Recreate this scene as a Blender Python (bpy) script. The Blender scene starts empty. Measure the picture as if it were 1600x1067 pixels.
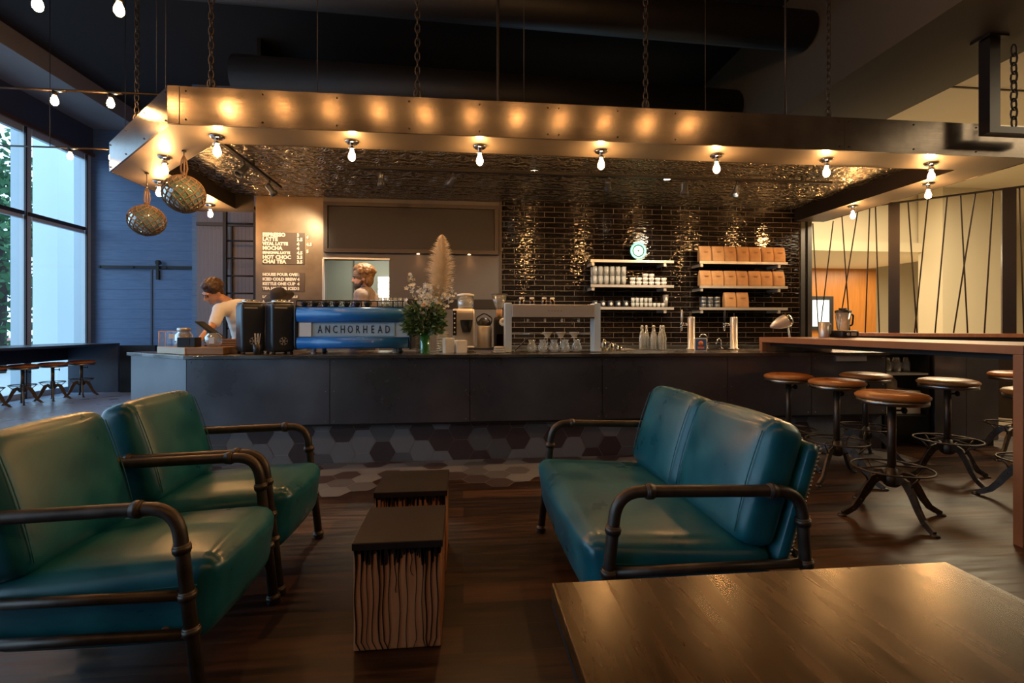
import bpy, bmesh, math, random
from mathutils import Vector, Matrix, noise
random.seed(7)
PI = math.pi
SC = bpy.context.scene
COL = SC.collection

# ------------------------------------------------------------------ camera
YAW = math.atan(.1011)
cd = bpy.data.cameras.new('camera'); cam = bpy.data.objects.new('camera', cd); COL.objects.link(cam)
cd.sensor_width = 36.0; cd.lens = 36.0 * 756 / 1600
cd.shift_y = -21.5 / 1600
cd.clip_start = .02; cd.clip_end = 200
cam.location = (0, 0, 1.18); cam.rotation_euler = (PI / 2, 0, -YAW)
SC.camera = cam
# ------------------------------------------------------------------ look
vs = SC.view_settings
vs.view_transform = 'Standard'; vs.look = 'None'; vs.gamma = 1; vs.use_curve_mapping = False
vs.exposure = 0.12
SC.cycles.max_bounces = 8; SC.cycles.transparent_max_bounces = 16
SC.cycles.sample_clamp_indirect = 6.0
SC.cycles.use_denoising = True
# ------------------------------------------------------------------ sky
W = bpy.data.worlds.new('sky'); SC.world = W; W.use_nodes = True
bg = W.node_tree.nodes['Background']
bg.inputs[0].default_value = (.47, .74, 1.0, 1); bg.inputs[1].default_value = 3.1
BULB = 480.0      # glow of a bare filament bulb


def light(name, kind, loc, power, color, rot=(0, 0, 0), **kw):
    l = bpy.data.lights.new(name, kind); l.energy = power; l.color = color
    for k, v in kw.items(): setattr(l, k, v)
    o = bpy.data.objects.new(name, l); o.location = loc; o.rotation_euler = rot; COL.objects.link(o)
    return o


# lobby ceiling light (the bright hall behind the rope screen)
light('lobby_light', 'AREA', (8.6, 8.0, 4.3), 330, (1, .80, .50), shape='RECTANGLE', size=2.0, size_y=2.0)
light('lobby_light', 'AREA', (9.2, 2.6, 4.3), 260, (1, .80, .50), shape='RECTANGLE', size=4.0, size_y=4.0)
light('lobby_light', 'AREA', (11.5, 12.3, 2.95), 190, (1, .80, .52), shape='RECTANGLE', size=3.0, size_y=1.5)
# kitchen light seen through the pass
light('kitchen_light', 'AREA', (-1.5, 8.3, 2.7), 30, (1, .95, .78), shape='RECTANGLE', size=1.2, size_y=.8)

# ------------------------------------------------------------------ materials
MATS = {}


def mat(name, col, rough=.5, metal=0.0, **kw):
    m = bpy.data.materials.new(name); m.use_nodes = True
    b = m.node_tree.nodes['Principled BSDF']
    b.inputs['Base Color'].default_value = (*col, 1)
    b.inputs['Roughness'].default_value = rough; b.inputs['Metallic'].default_value = metal
    for k, v in kw.items():
        b.inputs[k.replace('_', ' ')].default_value = v
    MATS[name] = m
    return m


def N(m, typ, **kw):
    n = m.node_tree.nodes.new(typ)
    for k, v in kw.items():
        if k.startswith('i_'):
            key = k[2:].replace('_', ' ')
            n.inputs[int(key) if key.isdigit() else key].default_value = v
        else: setattr(n, k, v)
    return n


def L(m, a, b): m.node_tree.links.new(a, b)
def bsdf(m): return m.node_tree.nodes['Principled BSDF']


def coords(m, scale=(1, 1, 1), rot=(0, 0, 0), kind='Object', loc=(0, 0, 0)):
    t = N(m, 'ShaderNodeTexCoord'); mp = N(m, 'ShaderNodeMapping')
    mp.inputs['Scale'].default_value = scale; mp.inputs['Rotation'].default_value = rot; mp.inputs['Location'].default_value = loc
    L(m, t.outputs[kind], mp.inputs[0])
    return mp.outputs[0]


def ramp(m, fac, stops):
    r = N(m, 'ShaderNodeValToRGB'); e = r.color_ramp.elements
    e[0].position, e[0].color = stops[0][0], (*stops[0][1], 1)
    e[1].position, e[1].color = stops[-1][0], (*stops[-1][1], 1)
    for p, c in stops[1:-1]:
        x = e.new(p); x.color = (*c, 1)
    L(m, fac, r.inputs[0])
    return r.outputs[0]


def bump(m, h, strength=.3, dist=.01):
    b = N(m, 'ShaderNodeBump'); b.inputs['Strength'].default_value = strength; b.inputs['Distance'].default_value = dist
    L(m, h, b.inputs['Height']); L(m, b.outputs[0], bsdf(m).inputs['Normal'])


def noisy(name, c1, c2, scale, rough=.5, metal=0.0, stretch=(1, 1, 1), bs=0.0, bd=.003, detail=4, r2=None, lo=.3, hi=.7, **kw):
    m = mat(name, c1, rough, metal, **kw)
    v = coords(m, stretch)
    n = N(m, 'ShaderNodeTexNoise', i_Scale=scale, i_Detail=detail); L(m, v, n.inputs['Vector'])
    L(m, ramp(m, n.outputs[0], [(lo, c1), (hi, c2)]), bsdf(m).inputs['Base Color'])
    if r2 is not None:
        L(m, ramp(m, n.outputs[0], [(lo, (rough,) * 3), (hi, (r2,) * 3)]), bsdf(m).inputs['Roughness'])
    if bs: bump(m, n.outputs[0], bs, bd)
    return m


def emit(name, col, strength):
    m = mat(name, col, .4)
    b = bsdf(m); b.inputs['Emission Color'].default_value = (*col, 1); b.inputs['Emission Strength'].default_value = strength
    return m


def glass(name, col=(1, 1, 1), rough=.02, trans=.9, milk=0.0, mcol=(.8, .78, .72)):
    """clear thin glass: see-through with mirror reflections towards the rim; milk adds a cloudy body"""
    m = bpy.data.materials.new(name); m.use_nodes = True; nt = m.node_tree
    nt.nodes.remove(nt.nodes['Principled BSDF'])
    out = nt.nodes['Material Output']
    t = N(m, 'ShaderNodeBsdfTransparent'); t.inputs[0].default_value = (*col, 1)
    g = N(m, 'ShaderNodeBsdfGlossy'); g.inputs['Roughness'].default_value = rough; g.inputs[0].default_value = (.9, .95, 1, 1)
    f = N(m, 'ShaderNodeLayerWeight', i_Blend=1 - trans)
    body = t.outputs[0]
    if milk:
        d = N(m, 'ShaderNodeBsdfDiffuse'); d.inputs[0].default_value = (*mcol, 1)
        k = N(m, 'ShaderNodeMixShader', i_0=milk); L(m, body, k.inputs[1]); L(m, d.outputs[0], k.inputs[2]); body = k.outputs[0]
    mx = N(m, 'ShaderNodeMixShader'); L(m, f.outputs['Facing'], mx.inputs[0]); L(m, body, mx.inputs[1]); L(m, g.outputs[0], mx.inputs[2])
    L(m, mx.outputs[0], out.inputs[0])
    MATS[name] = m
    return m


# floor planks, boards running along the counter
m = mat('plank_floor', (.05, .03, .02), .38, Specular_IOR_Level=.28)
v = coords(m)
br = N(m, 'ShaderNodeTexBrick', offset=.37, squash=1.0, i_Scale=1.0)
br.inputs['Brick Width'].default_value = 2.1; br.inputs['Row Height'].default_value = .16; br.inputs['Mortar Size'].default_value = .0025
br.inputs['Color1'].default_value = (0, 0, 0, 1); br.inputs['Color2'].default_value = (1, 1, 1, 1); br.inputs['Mortar'].default_value = (.35, .35, .35, 1)
L(m, v, br.inputs['Vector'])
v2 = coords(m, (1.2, 14, 1)); n = N(m, 'ShaderNodeTexNoise', i_Scale=2.2, i_Detail=7); L(m, v2, n.inputs['Vector'])
mx = N(m, 'ShaderNodeMath', operation='MULTIPLY_ADD', i_1=.45); L(m, br.outputs['Color'], mx.inputs[0]); L(m, n.outputs[0], mx.inputs[2])
L(m, ramp(m, mx.outputs[0], [(.25, (.007, .0034, .002)), (.6, (.024, .0115, .006)), (1.0, (.085, .036, .015))]), bsdf(m).inputs['Base Color'])
L(m, ramp(m, n.outputs[0], [(.3, (.30,) * 3), (.7, (.5,) * 3)]), bsdf(m).inputs['Roughness'])
bm_ = N(m, 'ShaderNodeMath', operation='MULTIPLY_ADD', i_1=-1.0); L(m, br.outputs['Fac'], bm_.inputs[0]); L(m, n.outputs[0], bm_.inputs[2])
bump(m, bm_.outputs[0], .25, .003)

# glazed dark subway tile
m = mat('glazed_tile', (.018, .012, .009), .1)
v = coords(m, (1, 1, 1), (PI / 2, 0, 0))
br = N(m, 'ShaderNodeTexBrick', offset=.5, i_Scale=1.0)
br.inputs['Brick Width'].default_value = .305; br.inputs['Row Height'].default_value = .079; br.inputs['Mortar Size'].default_value = .0035; br.inputs['Mortar Smooth'].default_value = .2
br.inputs['Color1'].default_value = (.006, .0042, .0035, 1); br.inputs['Color2'].default_value = (.013, .009, .007, 1); br.inputs['Mortar'].default_value = (.13, .10, .075, 1)
L(m, v, br.inputs['Vector']); L(m, br.outputs['Color'], bsdf(m).inputs['Base Color'])
L(m, ramp(m, br.outputs['Fac'], [(0, (.07,) * 3), (1, (.7,) * 3)]), bsdf(m).inputs['Roughness'])
v2 = coords(m, (1, 1, 3.2)); n = N(m, 'ShaderNodeTexNoise', i_Scale=9, i_Detail=2); L(m, v2, n.inputs['Vector'])
n2 = N(m, 'ShaderNodeMath', operation='MULTIPLY_ADD', i_1=-.8); L(m, br.outputs['Fac'], n2.inputs[0]); L(m, n.outputs[0], n2.inputs[2])
bump(m, n2.outputs[0], 1.0, .0062)

# pressed tin ceiling
m = mat('pressed_tin', (.20, .165, .125), .26, .9)
v = coords(m, (1, 1, 1))
def fold(axis, per):
    s = N(m, 'ShaderNodeSeparateXYZ'); L(m, v, s.inputs[0])
    a = N(m, 'ShaderNodeMath', operation='PINGPONG', i_1=per); L(m, s.outputs[axis], a.inputs[0])
    return a.outputs[0]
cx = N(m, 'ShaderNodeCombineXYZ'); L(m, fold(0, .30), cx.inputs[0]); L(m, fold(1, .30), cx.inputs[1])
dn = N(m, 'ShaderNodeTexNoise', i_Scale=7.0, i_Detail=1); L(m, cx.outputs[0], dn.inputs['Vector'])
ds = N(m, 'ShaderNodeVectorMath', operation='MULTIPLY_ADD'); ds.inputs[1].default_value = (.30, .30, .3); L(m, dn.outputs['Color'], ds.inputs[0]); L(m, cx.outputs[0], ds.inputs[2])
wv = N(m, 'ShaderNodeTexWave', wave_type='RINGS', i_Scale=5.2, i_Distortion=4.0, i_Detail=1.0); L(m, ds.outputs[0], wv.inputs['Vector'])
vo = N(m, 'ShaderNodeTexVoronoi', feature='SMOOTH_F1', i_Scale=16); L(m, ds.outputs[0], vo.inputs['Vector'])
ad = N(m, 'ShaderNodeMath', operation='ADD'); L(m, wv.outputs['Fac'], ad.inputs[0]); L(m, vo.outputs[0], ad.inputs[1])
L(m, ramp(m, ad.outputs[0], [(.25, (.06, .050, .040)), (.75, (.24, .21, .165)), (1.0, (.34, .30, .24))]), bsdf(m).inputs['Base Color'])
bump(m, ad.outputs[0], 1.0, .016)

# hanging fascia: blued, brushed steel
m = mat('fascia_steel', (.30, .25, .20), .32, .75)
v = coords(m); n = N(m, 'ShaderNodeTexNoise', i_Scale=1.7, i_Detail=6, i_Roughness=.65); L(m, v, n.inputs['Vector'])
L(m, ramp(m, n.outputs[0], [(.3, (.070, .054, .043)), (.5, (.120, .097, .078)), (.75, (.18, .150, .125))]), bsdf(m).inputs['Base Color'])
v2 = coords(m, (2, 2, 90)); n2 = N(m, 'ShaderNodeTexNoise', i_Scale=3, i_Detail=3); L(m, v2, n2.inputs['Vector'])
L(m, ramp(m, n2.outputs[0], [(.3, (.17,) * 3), (.7, (.25,) * 3)]), bsdf(m).inputs['Roughness'])
# steel counter cladding
m = mat('counter_steel', (.05, .05, .055), .32, .8)
v = coords(m); n = N(m, 'ShaderNodeTexNoise', i_Scale=1.3, i_Detail=6, i_Roughness=.6); L(m, v, n.inputs['Vector'])
L(m, ramp(m, n.outputs[0], [(.3, (.13, .13, .145)), (.7, (.22, .22, .24))]), bsdf(m).inputs['Base Color'])
L(m, ramp(m, n.outputs[0], [(.35, (.26,) * 3), (.7, (.40,) * 3)]), bsdf(m).inputs['Roughness'])

noisy('steel_top', (.16, .15, .14), (.26, .25, .24), 3, .22, .9, r2=.32)
noisy('soffit_paint', (.072, .060, .046), (.092, .077, .059), 2, .5, .1)
mat('rim_dark', (.02, .014, .010), .5, .3)
noisy('black_ceiling', (.005, .0022, .0018), (.008, .004, .003), 1.5, .8)
noisy('duct_dark', (.005, .0036, .0032), (.009, .0065, .006), 2, .6)
noisy('soffit_grey', (.20, .20, .21), (.23, .23, .24), 1, .6)
mat('bulkhead_brown', (.075, .056, .034), .6)
mat('cream_wall', (.66, .58, .42), .7)
mat('cream_ceiling', (.60, .52, .38), .7)
noisy('window_floor', (.28, .36, .50), (.37, .46, .62), 3, .24, r2=.36)  # pale concrete, with the blue window reflection tinted into its colour
mat('lobby_floor', (.50, .44, .34), .35)
noisy('orange_wood', (.30, .115, .022), (.38, .155, .034), 3, .35, stretch=(6, 6, .6))
mat('blue_trim', (.04, .055, .09), .5)
m = mat('blue_siding', (.035, .065, .14), .42)
v = coords(m, (1, 1, 1)); s = N(m, 'ShaderNodeSeparateXYZ'); L(m, v, s.inputs[0])
pp = N(m, 'ShaderNodeMath', operation='FRACT'); mu = N(m, 'ShaderNodeMath', operation='MULTIPLY', i_1=5.2); L(m, s.outputs[2], mu.inputs[0]); L(m, mu.outputs[0], pp.inputs[0])
r = ramp(m, pp.outputs[0], [(0, (0, 0, 0)), (.035, (1, 1, 1))])
v2 = coords(m, (1, 1, 9)); n = N(m, 'ShaderNodeTexNoise', i_Scale=4, i_Detail=5); L(m, v2, n.inputs['Vector'])
L(m, ramp(m, n.outputs[0], [(.3, (.058, .128, .270)), (.7, (.085, .165, .330))]), bsdf(m).inputs['Base Color'])
ad = N(m, 'ShaderNodeMath', operation='MULTIPLY_ADD', i_1=.25); L(m, n.outputs[0], ad.inputs[0]); L(m, r, ad.inputs[2]); bump(m, ad.outputs[0], .5, .008)
m = mat('bead_board', (.12, .11, .13), .5)
v = coords(m); s = N(m, 'ShaderNodeSeparateXYZ'); L(m, v, s.inputs[0])
mu = N(m, 'ShaderNodeMath', operation='MULTIPLY', i_1=16.0); L(m, s.outputs[0], mu.inputs[0]); pp = N(m, 'ShaderNodeMath', operation='FRACT'); L(m, mu.outputs[0], pp.inputs[0])
L(m, ramp(m, pp.outputs[0], [(0, (.055, .05, .06)), (.14, (.15, .135, .155))]), bsdf(m).inputs['Base Color'])
bump(m, ramp(m, pp.outputs[0], [(0, (0, 0, 0)), (.15, (1, 1, 1))]), .6, .006)
noisy('menu_panel', (.13, .086, .048), (.25, .175, .105), 2.2, .38, .35, detail=8)
mat('menu_plaque', (.10, .062, .036), .5)
mat('menu_letters', (.85, .78, .62), .6)
noisy('wall_taupe', (.095, .083, .076), (.115, .10, .09), 2, .5)
mat('board_black', (.012, .0075, .006), .5)
mat('board_frame', (.055, .040, .030), .45, .2)
mat('kitchen_wall', (.27, .28, .23), .6)
mat('mullion', (.42, .50, .55), .4, .2)
mat('mullion_dark', (.03, .028, .03), .4, .3)
mat('brown_trim', (.075, .035, .018), .5)
glass('window_glass', (.93, .97, 1), .01, .9)
glass('clear_glass', (.96, .98, .98), .03, .64, .30)
glass('jar_glass', (.95, .97, .96), .03, .62, .22)
glass('tumbler_glass', (.95, .97, .96), .03, .62, .48, (.85, .82, .74))
glass('acrylic', (.97, .94, .94), .02, .85)
glass('float_glass', (.45, .72, .66), .05, .40, .35, (.22, .34, .30))
glass('water_clear', (.80, .90, .95), .03, .7, .06)
glass('green_glass', (.35, .72, .32), .04, .7, .35, (.12, .40, .10))
glass('amber_glass', (.75, .45, .2), .04, .7)
mat('hex_light', (.150, .145, .148), .55); mat('hex_mid', (.085, .080, .083), .55); mat('hex_dark', (.045, .028, .028), .5); mat('grout', (.26, .25, .25), .8)
# leather
def leather(name, c1, c2, rough):
    m = mat(name, c1, rough, 0, Coat_Weight=.15, Coat_Roughness=.3)
    v = coords(m); n = N(m, 'ShaderNodeTexNoise', i_Scale=5.5, i_Detail=3, i_Roughness=.5); L(m, v, n.inputs['Vector'])
    L(m, ramp(m, n.outputs[0], [(.3, c1), (.7, c2)]), bsdf(m).inputs['Base Color'])
    L(m, ramp(m, n.outputs[0], [(.3, (rough - .06,) * 3), (.7, (rough + .16,) * 3)]), bsdf(m).inputs['Roughness'])
    n3 = N(m, 'ShaderNodeTexNoise', i_Scale=14, i_Detail=2, i_Distortion=.5); L(m, v, n3.inputs['Vector'])
    bump(m, n3.outputs[0], .22, .005)
    return m
leather('teal_leather', (.001, .066, .098), (.006, .125, .160), .31)
leather('amber_leather', (.26, .085, .016), (.42, .155, .036), .30)
mat('leather_seam', (.010, .11, .14), .6)
mat('piping', (.02, .20, .24), .4)
mat('nail_brass', (.35, .27, .17), .35, .9)
noisy('iron_pipe', (.060, .046, .038), (.105, .082, .066), 18, .38, .75, r2=.5)
noisy('cast_iron', (.045, .036, .030), (.085, .068, .056), 22, .35, .7, r2=.5)
mat('bare_steel', (.30, .29, .28), .3, 1.0)
mat('chrome', (.75, .74, .72), .08, 1.0)
mat('stainless', (.62, .58, .53), .33, .6)
mat('brushed_blue_steel', (.55, .66, .74), .45, .2)
mat('black_plastic', (.014, .014, .016), .35)
mat('black_satin', (.030, .036, .048), .32, .2)
mat('black_metal', (.022, .020, .020), .45, .6)
mat('chain_iron', (.055, .045, .040), .5, .7)
mat('dark_rod', (.05, .04, .035), .5, .5)
noisy('table_oak', (.008, .003, .0008), (.050, .019, .005), 5, .22, stretch=(8, .7, 1), bs=.10, bd=.0012, detail=5, r2=.30, Specular_IOR_Level=.26, Specular_Tint=(1, .78, .5, 1))
m = MATS['table_oak']
noisy('bar_oak', (.24, .10, .045), (.33, .15, .070), 4, .35, stretch=(9, .8, 1), bs=.1, bd=.002)
noisy('stump_wood', (.42, .175, .070), (.60, .28, .125), 3, .6, stretch=(9, 9, .8), detail=5, Specular_IOR_Level=.2)
noisy('stump_black', (.018, .012, .010), (.026, .018, .015), 6, .42, Specular_IOR_Level=.2)
mat('black_drip', (.010, .008, .008), .4)
mat('machine_blue', (.018, .190, .600), .30, .0, Coat_Weight=.4)
mat('machine_panel', (.42, .62, .80), .25, .1)
mat('machine_pale', (.75, .85, .92), .35)
mat('letter_dark', (.020, .035, .09), .4)
mat('white_ceramic', (.72, .69, .62), .25)
mat('white_paper', (.74, .72, .68), .7)
mat('cream_plastic', (.62, .56, .46), .5)
noisy('kraft_paper', (.46, .24, .095), (.60, .34, .15), 8, .7, bs=.3, bd=.004)
mat('kraft_print', (.26, .12, .05), .7)
mat('pale_board', (.62, .56, .44), .6)
noisy('board_wood', (.30, .16, .07), (.42, .24, .11), 5, .5, stretch=(1, 8, 8))
mat('tablet_screen', (.012, .016, .022), .6)
mat('cookie', (.55, .33, .18), .7)
mat('rope', (.17, .105, .065), .85)
mat('screen_rope', (.035, .024, .016), .7)
mat('screen_post', (.022, .016, .014), .4, .4)
noisy('skin', (.50, .25, .15), (.58, .31, .20), 10, .5)
noisy('hair_brown', (.035, .016, .008), (.085, .042, .020), 40, .5, bs=.6, bd=.01)
noisy('hair_sandy', (.16, .085, .035), (.30, .17, .075), 40, .5, bs=.6, bd=.01)
mat('beard_dark', (.05, .032, .022), .8)
noisy('shirt_white', (.74, .71, .67), (.82, .79, .75), 12, .8, bs=.4, bd=.01)
noisy('shirt_grey', (.22, .18, .17), (.30, .25, .235), 30, .8)
mat('apron_blue', (.055, .065, .16), .8)
mat('hat_black', (.018, .013, .011), .8)
mat('trouser', (.02, .022, .03), .8)
mat('eye_dark', (.01, .008, .008), .2)
mat('leaf_green', (.085, .17, .055), .45); mat('leaf_sage', (.24, .32, .19), .55); mat('stem_green', (.05, .12, .03), .5)
mat('petal_white', (.72, .70, .62), .6); mat('petal_blush', (.62, .42, .34), .6)
mat('pampas', (.80, .70, .56), .8)
mat('tree_leaf', (.04, .13, .045), .6); mat('tree_leaf_pale', (.10, .22, .07), .6); mat('bark', (.05, .035, .025), .9)
mat('pillar_white', (.60, .68, .70), .7); mat('pavement', (.46, .47, .47), .8); mat('car_red', (.45, .03, .02), .3); mat('tyre', (.01, .01, .01), .7); mat('car_glass', (.03, .04, .05), .1)
mat('red_label', (.55, .02, .03), .5)
mat('card_blue', (.05, .12, .26), .5); mat('card_orange', (.75, .20, .07), .5)
mat('ring_dark', (.01, .09, .055), .4)
MATS['bulb_glow'] = emit('bulb_glow', (1, .50, .17), BULB)
MATS['rail_glow'] = emit('rail_glow', (1, .50, .17), BULB * .42)
MATS['spot_glow'] = emit('spot_glow', (1, .86, .62), 30)
MATS['ring_glow'] = emit('ring_glow', (.28, 1, .62), 1.3)
MATS['badge_glow'] = emit('badge_glow', (.62, 1, .80), 1.3)
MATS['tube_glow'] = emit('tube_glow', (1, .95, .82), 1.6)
MATS['tv_glow'] = emit('tv_glow', (.72, .95, 1), 1.3)
MATS['led_glow'] = emit('led_glow', (1, .5, .2), 12)


# ------------------------------------------------------------------ geometry kit
def V(*a): return Vector(a)


class MB:
    def __init__(s): s.bm = bmesh.new(); s.mi = 0; s.sm = True

    def face(s, vs, smooth=None):
        try: f = s.bm.faces.new(vs)
        except ValueError: return None
        f.material_index = s.mi; f.smooth = s.sm if smooth is None else smooth
        return f

    def box(s, c, d, rz=0, ry=0, rx=0, taper=1.0):
        M = Matrix.Translation(c) @ Matrix.Rotation(rz, 4, 'Z') @ Matrix.Rotation(ry, 4, 'Y') @ Matrix.Rotation(rx, 4, 'X')
        v = []
        for z in (-1, 1):
            k = taper if z > 0 else 1
            for x, y in ((-1, -1), (1, -1), (1, 1), (-1, 1)):
                v.append(s.bm.verts.new(M @ V(x * d[0] / 2 * k, y * d[1] / 2 * k, z * d[2] / 2)))
        for q in ((3, 2, 1, 0), (4, 5, 6, 7), (0, 1, 5, 4), (1, 2, 6, 5), (2, 3, 7, 6), (3, 0, 4, 7)):
            s.face([v[i] for i in q], False)
        return s

    def b2(s, a, b):
        return s.box([(a[i] + b[i]) / 2 for i in range(3)], [abs(b[i] - a[i]) for i in range(3)])

    def ring(s, c, u, w, r, n):
        return [s.bm.verts.new(c + u * (math.cos(2 * PI * i / n) * r) + w * (math.sin(2 * PI * i / n) * r)) for i in range(n)]

    def skin(s, A, B, smooth=True):
        n = len(A)
        for i in range(n): s.face([A[i], A[(i + 1) % n], B[(i + 1) % n], B[i]], smooth)

    def tube(s, pts, r, n=8, closed=False, caps=True):
        pts = [Vector(p) for p in pts]; m = len(pts)
        rr = r if isinstance(r, (list, tuple)) else [r] * m
        def tan(i):
            a = pts[(i - 1) % m] if closed or i > 0 else pts[i]
            b = pts[(i + 1) % m] if closed or i < m - 1 else pts[i]
            return (b - a).normalized()
        t = tan(0); u = t.orthogonal().normalized(); rings = []
        for i in range(m):
            t2 = tan(i); u = (u - t2 * u.dot(t2))
            u = u.normalized() if u.length > 1e-6 else t2.orthogonal().normalized()
            rings.append(s.ring(pts[i], u, t2.cross(u), rr[i], n))
        for i in range(m - 1): s.skin(rings[i], rings[i + 1])
        if closed: s.skin(rings[-1], rings[0])
        elif caps:
            s.face(list(reversed(rings[0])), False); s.face(rings[-1], False)
        return s

    def cyl(s, p0, p1, r0, r1=None, n=14):
        return s.tube([p0, p1], [r0, r0 if r1 is None else r1], n)

    def lathe(s, prof, c=(0, 0, 0), n=20, M=None):
        c = Vector(c); M = M or Matrix.Identity(3)
        rings = []
        for r, z in prof:
            if r < 1e-5: rings.append([s.bm.verts.new(c + M @ V(0, 0, z))])
            else: rings.append([s.bm.verts.new(c + M @ V(r * math.cos(2 * PI * i / n), r * math.sin(2 * PI * i / n), z)) for i in range(n)])
        for A, B in zip(rings, rings[1:]):
            if len(A) == 1 and len(B) > 1:
                for i in range(n): s.face([A[0], B[(i + 1) % n], B[i]])
            elif len(B) == 1 and len(A) > 1:
                for i in range(n): s.face([A[i], A[(i + 1) % n], B[0]])
            elif len(A) > 1: s.skin(A, B)
        return s

    def ball(s, c, r, n=12, k=8, M=None):
        r = (r, r, r) if not isinstance(r, (list, tuple)) else r
        M = M or Matrix.Identity(3); c = Vector(c); rings = []
        for j in range(k + 1):
            a = PI * j / k
            if j in (0, k): rings.append([s.bm.verts.new(c + M @ V(0, 0, -math.cos(a) * r[2]))])
            else: rings.append([s.bm.verts.new(c + M @ V(math.sin(a) * math.cos(2 * PI * i / n) * r[0], math.sin(a) * math.sin(2 * PI * i / n) * r[1], -math.cos(a) * r[2])) for i in range(n)])
        for A, B in zip(rings, rings[1:]):
            if len(A) == 1:
                for i in range(n): s.face([A[0], B[(i + 1) % n], B[i]])
            elif len(B) == 1:
                for i in range(n): s.face([A[i], A[(i + 1) % n], B[0]])
            else: s.skin(A, B)
        return s

    def prism(s, poly, z0, z1):
        A = [s.bm.verts.new((x, y, z0)) for x, y in poly]; B = [s.bm.verts.new((x, y, z1)) for x, y in poly]
        s.face(list(reversed(A)), False); s.face(B, False); s.skin(A, B, False)
        return s

    def quad(s, *p, smooth=False):
        s.face([s.bm.verts.new(q) for q in p], smooth); return s

    def cushion(s, c, d, r, cuts=11, puff=(0, 0, 0), M=None, f=None):
        """rounded, stuffed box; puff bulges the three pairs of faces; f bends it"""
        t = bmesh.new(); bmesh.ops.create_cube(t, size=2.0)
        bmesh.ops.subdivide_edges(t, edges=t.edges[:], cuts=cuts, use_grid_fill=True)
        M = M or Matrix.Identity(3); h = V(d[0] / 2, d[1] / 2, d[2] / 2); mp = {}
        for w in t.verts:
            p = V(*[math.copysign(abs(x) ** .62, x) for x in w.co])
            q = V(*[p[i] * h[i] for i in range(3)])
            inn = V(*[max(-(h[i] - r), min(h[i] - r, q[i])) for i in range(3)])
            e = q - inn
            if e.length > 1e-9: q = inn + e.normalized() * min(r, r)
            for i in range(3):
                if puff[i]:
                    j, k = (i + 1) % 3, (i + 2) % 3
                    q[i] += math.copysign(1, p[i]) * puff[i] * (1 - p[j] ** 2) * (1 - p[k] ** 2) * (abs(p[i]) ** 3)
            if f: q = f(q)
            mp[w.index] = s.bm.verts.new(Vector(c) + M @ q)
        for fc in t.faces: s.face([mp[w.index] for w in fc.verts])
        t.free(); return s

    def build(s, name, mats, parent=None, bevel=0, loc=None, seg=2):
        bmesh.ops.recalc_face_normals(s.bm, faces=s.bm.faces[:])
        me = bpy.data.meshes.new(name); s.bm.to_mesh(me); s.bm.free()
        for k in (mats if isinstance(mats, (list, tuple)) else [mats]): me.materials.append(MATS[k])
        o = bpy.data.objects.new(name, me); COL.objects.link(o)
        if parent: o.parent = parent
        if loc: o.location = loc
        if bevel:
            b = o.modifiers.new('edge', 'BEVEL'); b.width = bevel; b.segments = seg; b.limit_method = 'ANGLE'; b.angle_limit = .7
        return o


def fillet(pts, r, n=6):
    pts = [Vector(p) for p in pts]; out = [pts[0]]
    for a, b, c in zip(pts, pts[1:], pts[2:]):
        d1 = (a - b).normalized(); d2 = (c - b).normalized()
        ang = d1.angle(d2); t = min(r / math.tan(ang / 2), (a - b).length * .49, (c - b).length * .49)
        p0, p1 = b + d1 * t, b + d2 * t
        for i in range(n + 1):
            k = i / n
            out.append(p0.lerp(b, k).lerp(b.lerp(p1, k), k))
    out.append(pts[-1]); return out


def tag(o, label=None, cat=None, group=None, kind=None):
    if label: o['label'] = label
    if cat: o['category'] = cat
    if group: o['group'] = group
    if kind: o['kind'] = kind
    return o


def thing(name, label, cat, loc=(0, 0, 0), rz=0, group=None):
    o = bpy.data.objects.new(name, None); COL.objects.link(o); o.location = loc; o.rotation_euler = (0, 0, rz)
    o.empty_display_size = .1
    return tag(o, label, cat, group)


def dup(root, loc=None, rz=None, label=None, group=None, scale=None):
    def cp(o, par):
        c = o.copy(); COL.objects.link(c)
        if par: c.parent = par
        for ch in list(o.children): cp(ch, c)
        return c
    r = cp(root, None)
    if loc: r.location = loc
    if rz is not None: r.rotation_euler = (0, 0, rz)
    if scale: r.scale = scale
    if label: r['label'] = label
    if group: r['group'] = group
    return r


def struct(name, mb, mats, parent=None, **kw):
    o = mb.build(name, mats, parent, **kw)
    if not parent: o['kind'] = 'structure'
    return o


def text(name, body, mat_, size, loc, rot, parent=None, align='LEFT', depth=.002, fat=0.0, space=1.0, line=1.0):
    c = bpy.data.curves.new(name, 'FONT'); c.body = body; c.size = size; c.extrude = depth; c.offset = fat
    c.align_x = align; c.align_y = 'CENTER'; c.space_character = space; c.space_line = line; c.materials.append(MATS[mat_])
    c.resolution_u = 2
    o = bpy.data.objects.new(name, c); COL.objects.link(o); o.location = loc; o.rotation_euler = rot
    dg = bpy.context.evaluated_depsgraph_get(); me = bpy.data.meshes.new_from_object(o.evaluated_get(dg)); me.materials.clear(); me.materials.append(MATS[mat_])
    q = bpy.data.objects.new(name + '_mesh', me); COL.objects.link(q); q.location = loc; q.rotation_euler = rot
    bpy.data.objects.remove(o); q.name = name
    if parent: q.parent = parent
    return q


ORD = ['first', 'second', 'third', 'fourth', 'fifth', 'sixth', 'seventh', 'eighth', 'ninth', 'tenth', 'eleventh', 'twelfth', 'thirteenth']

# ================================================================== THE SETTING
XW, YB = -7.2, 7.2             # window wall, tiled back wall
struct('floor', MB().b2((XW - .1, -4, -.1), (18, 15.2, 0)), 'plank_floor')
struct('floor_left', MB().b2((XW - .05, 2.8, .001), (-3.4, 10.2, .006)), 'window_floor')
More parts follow.
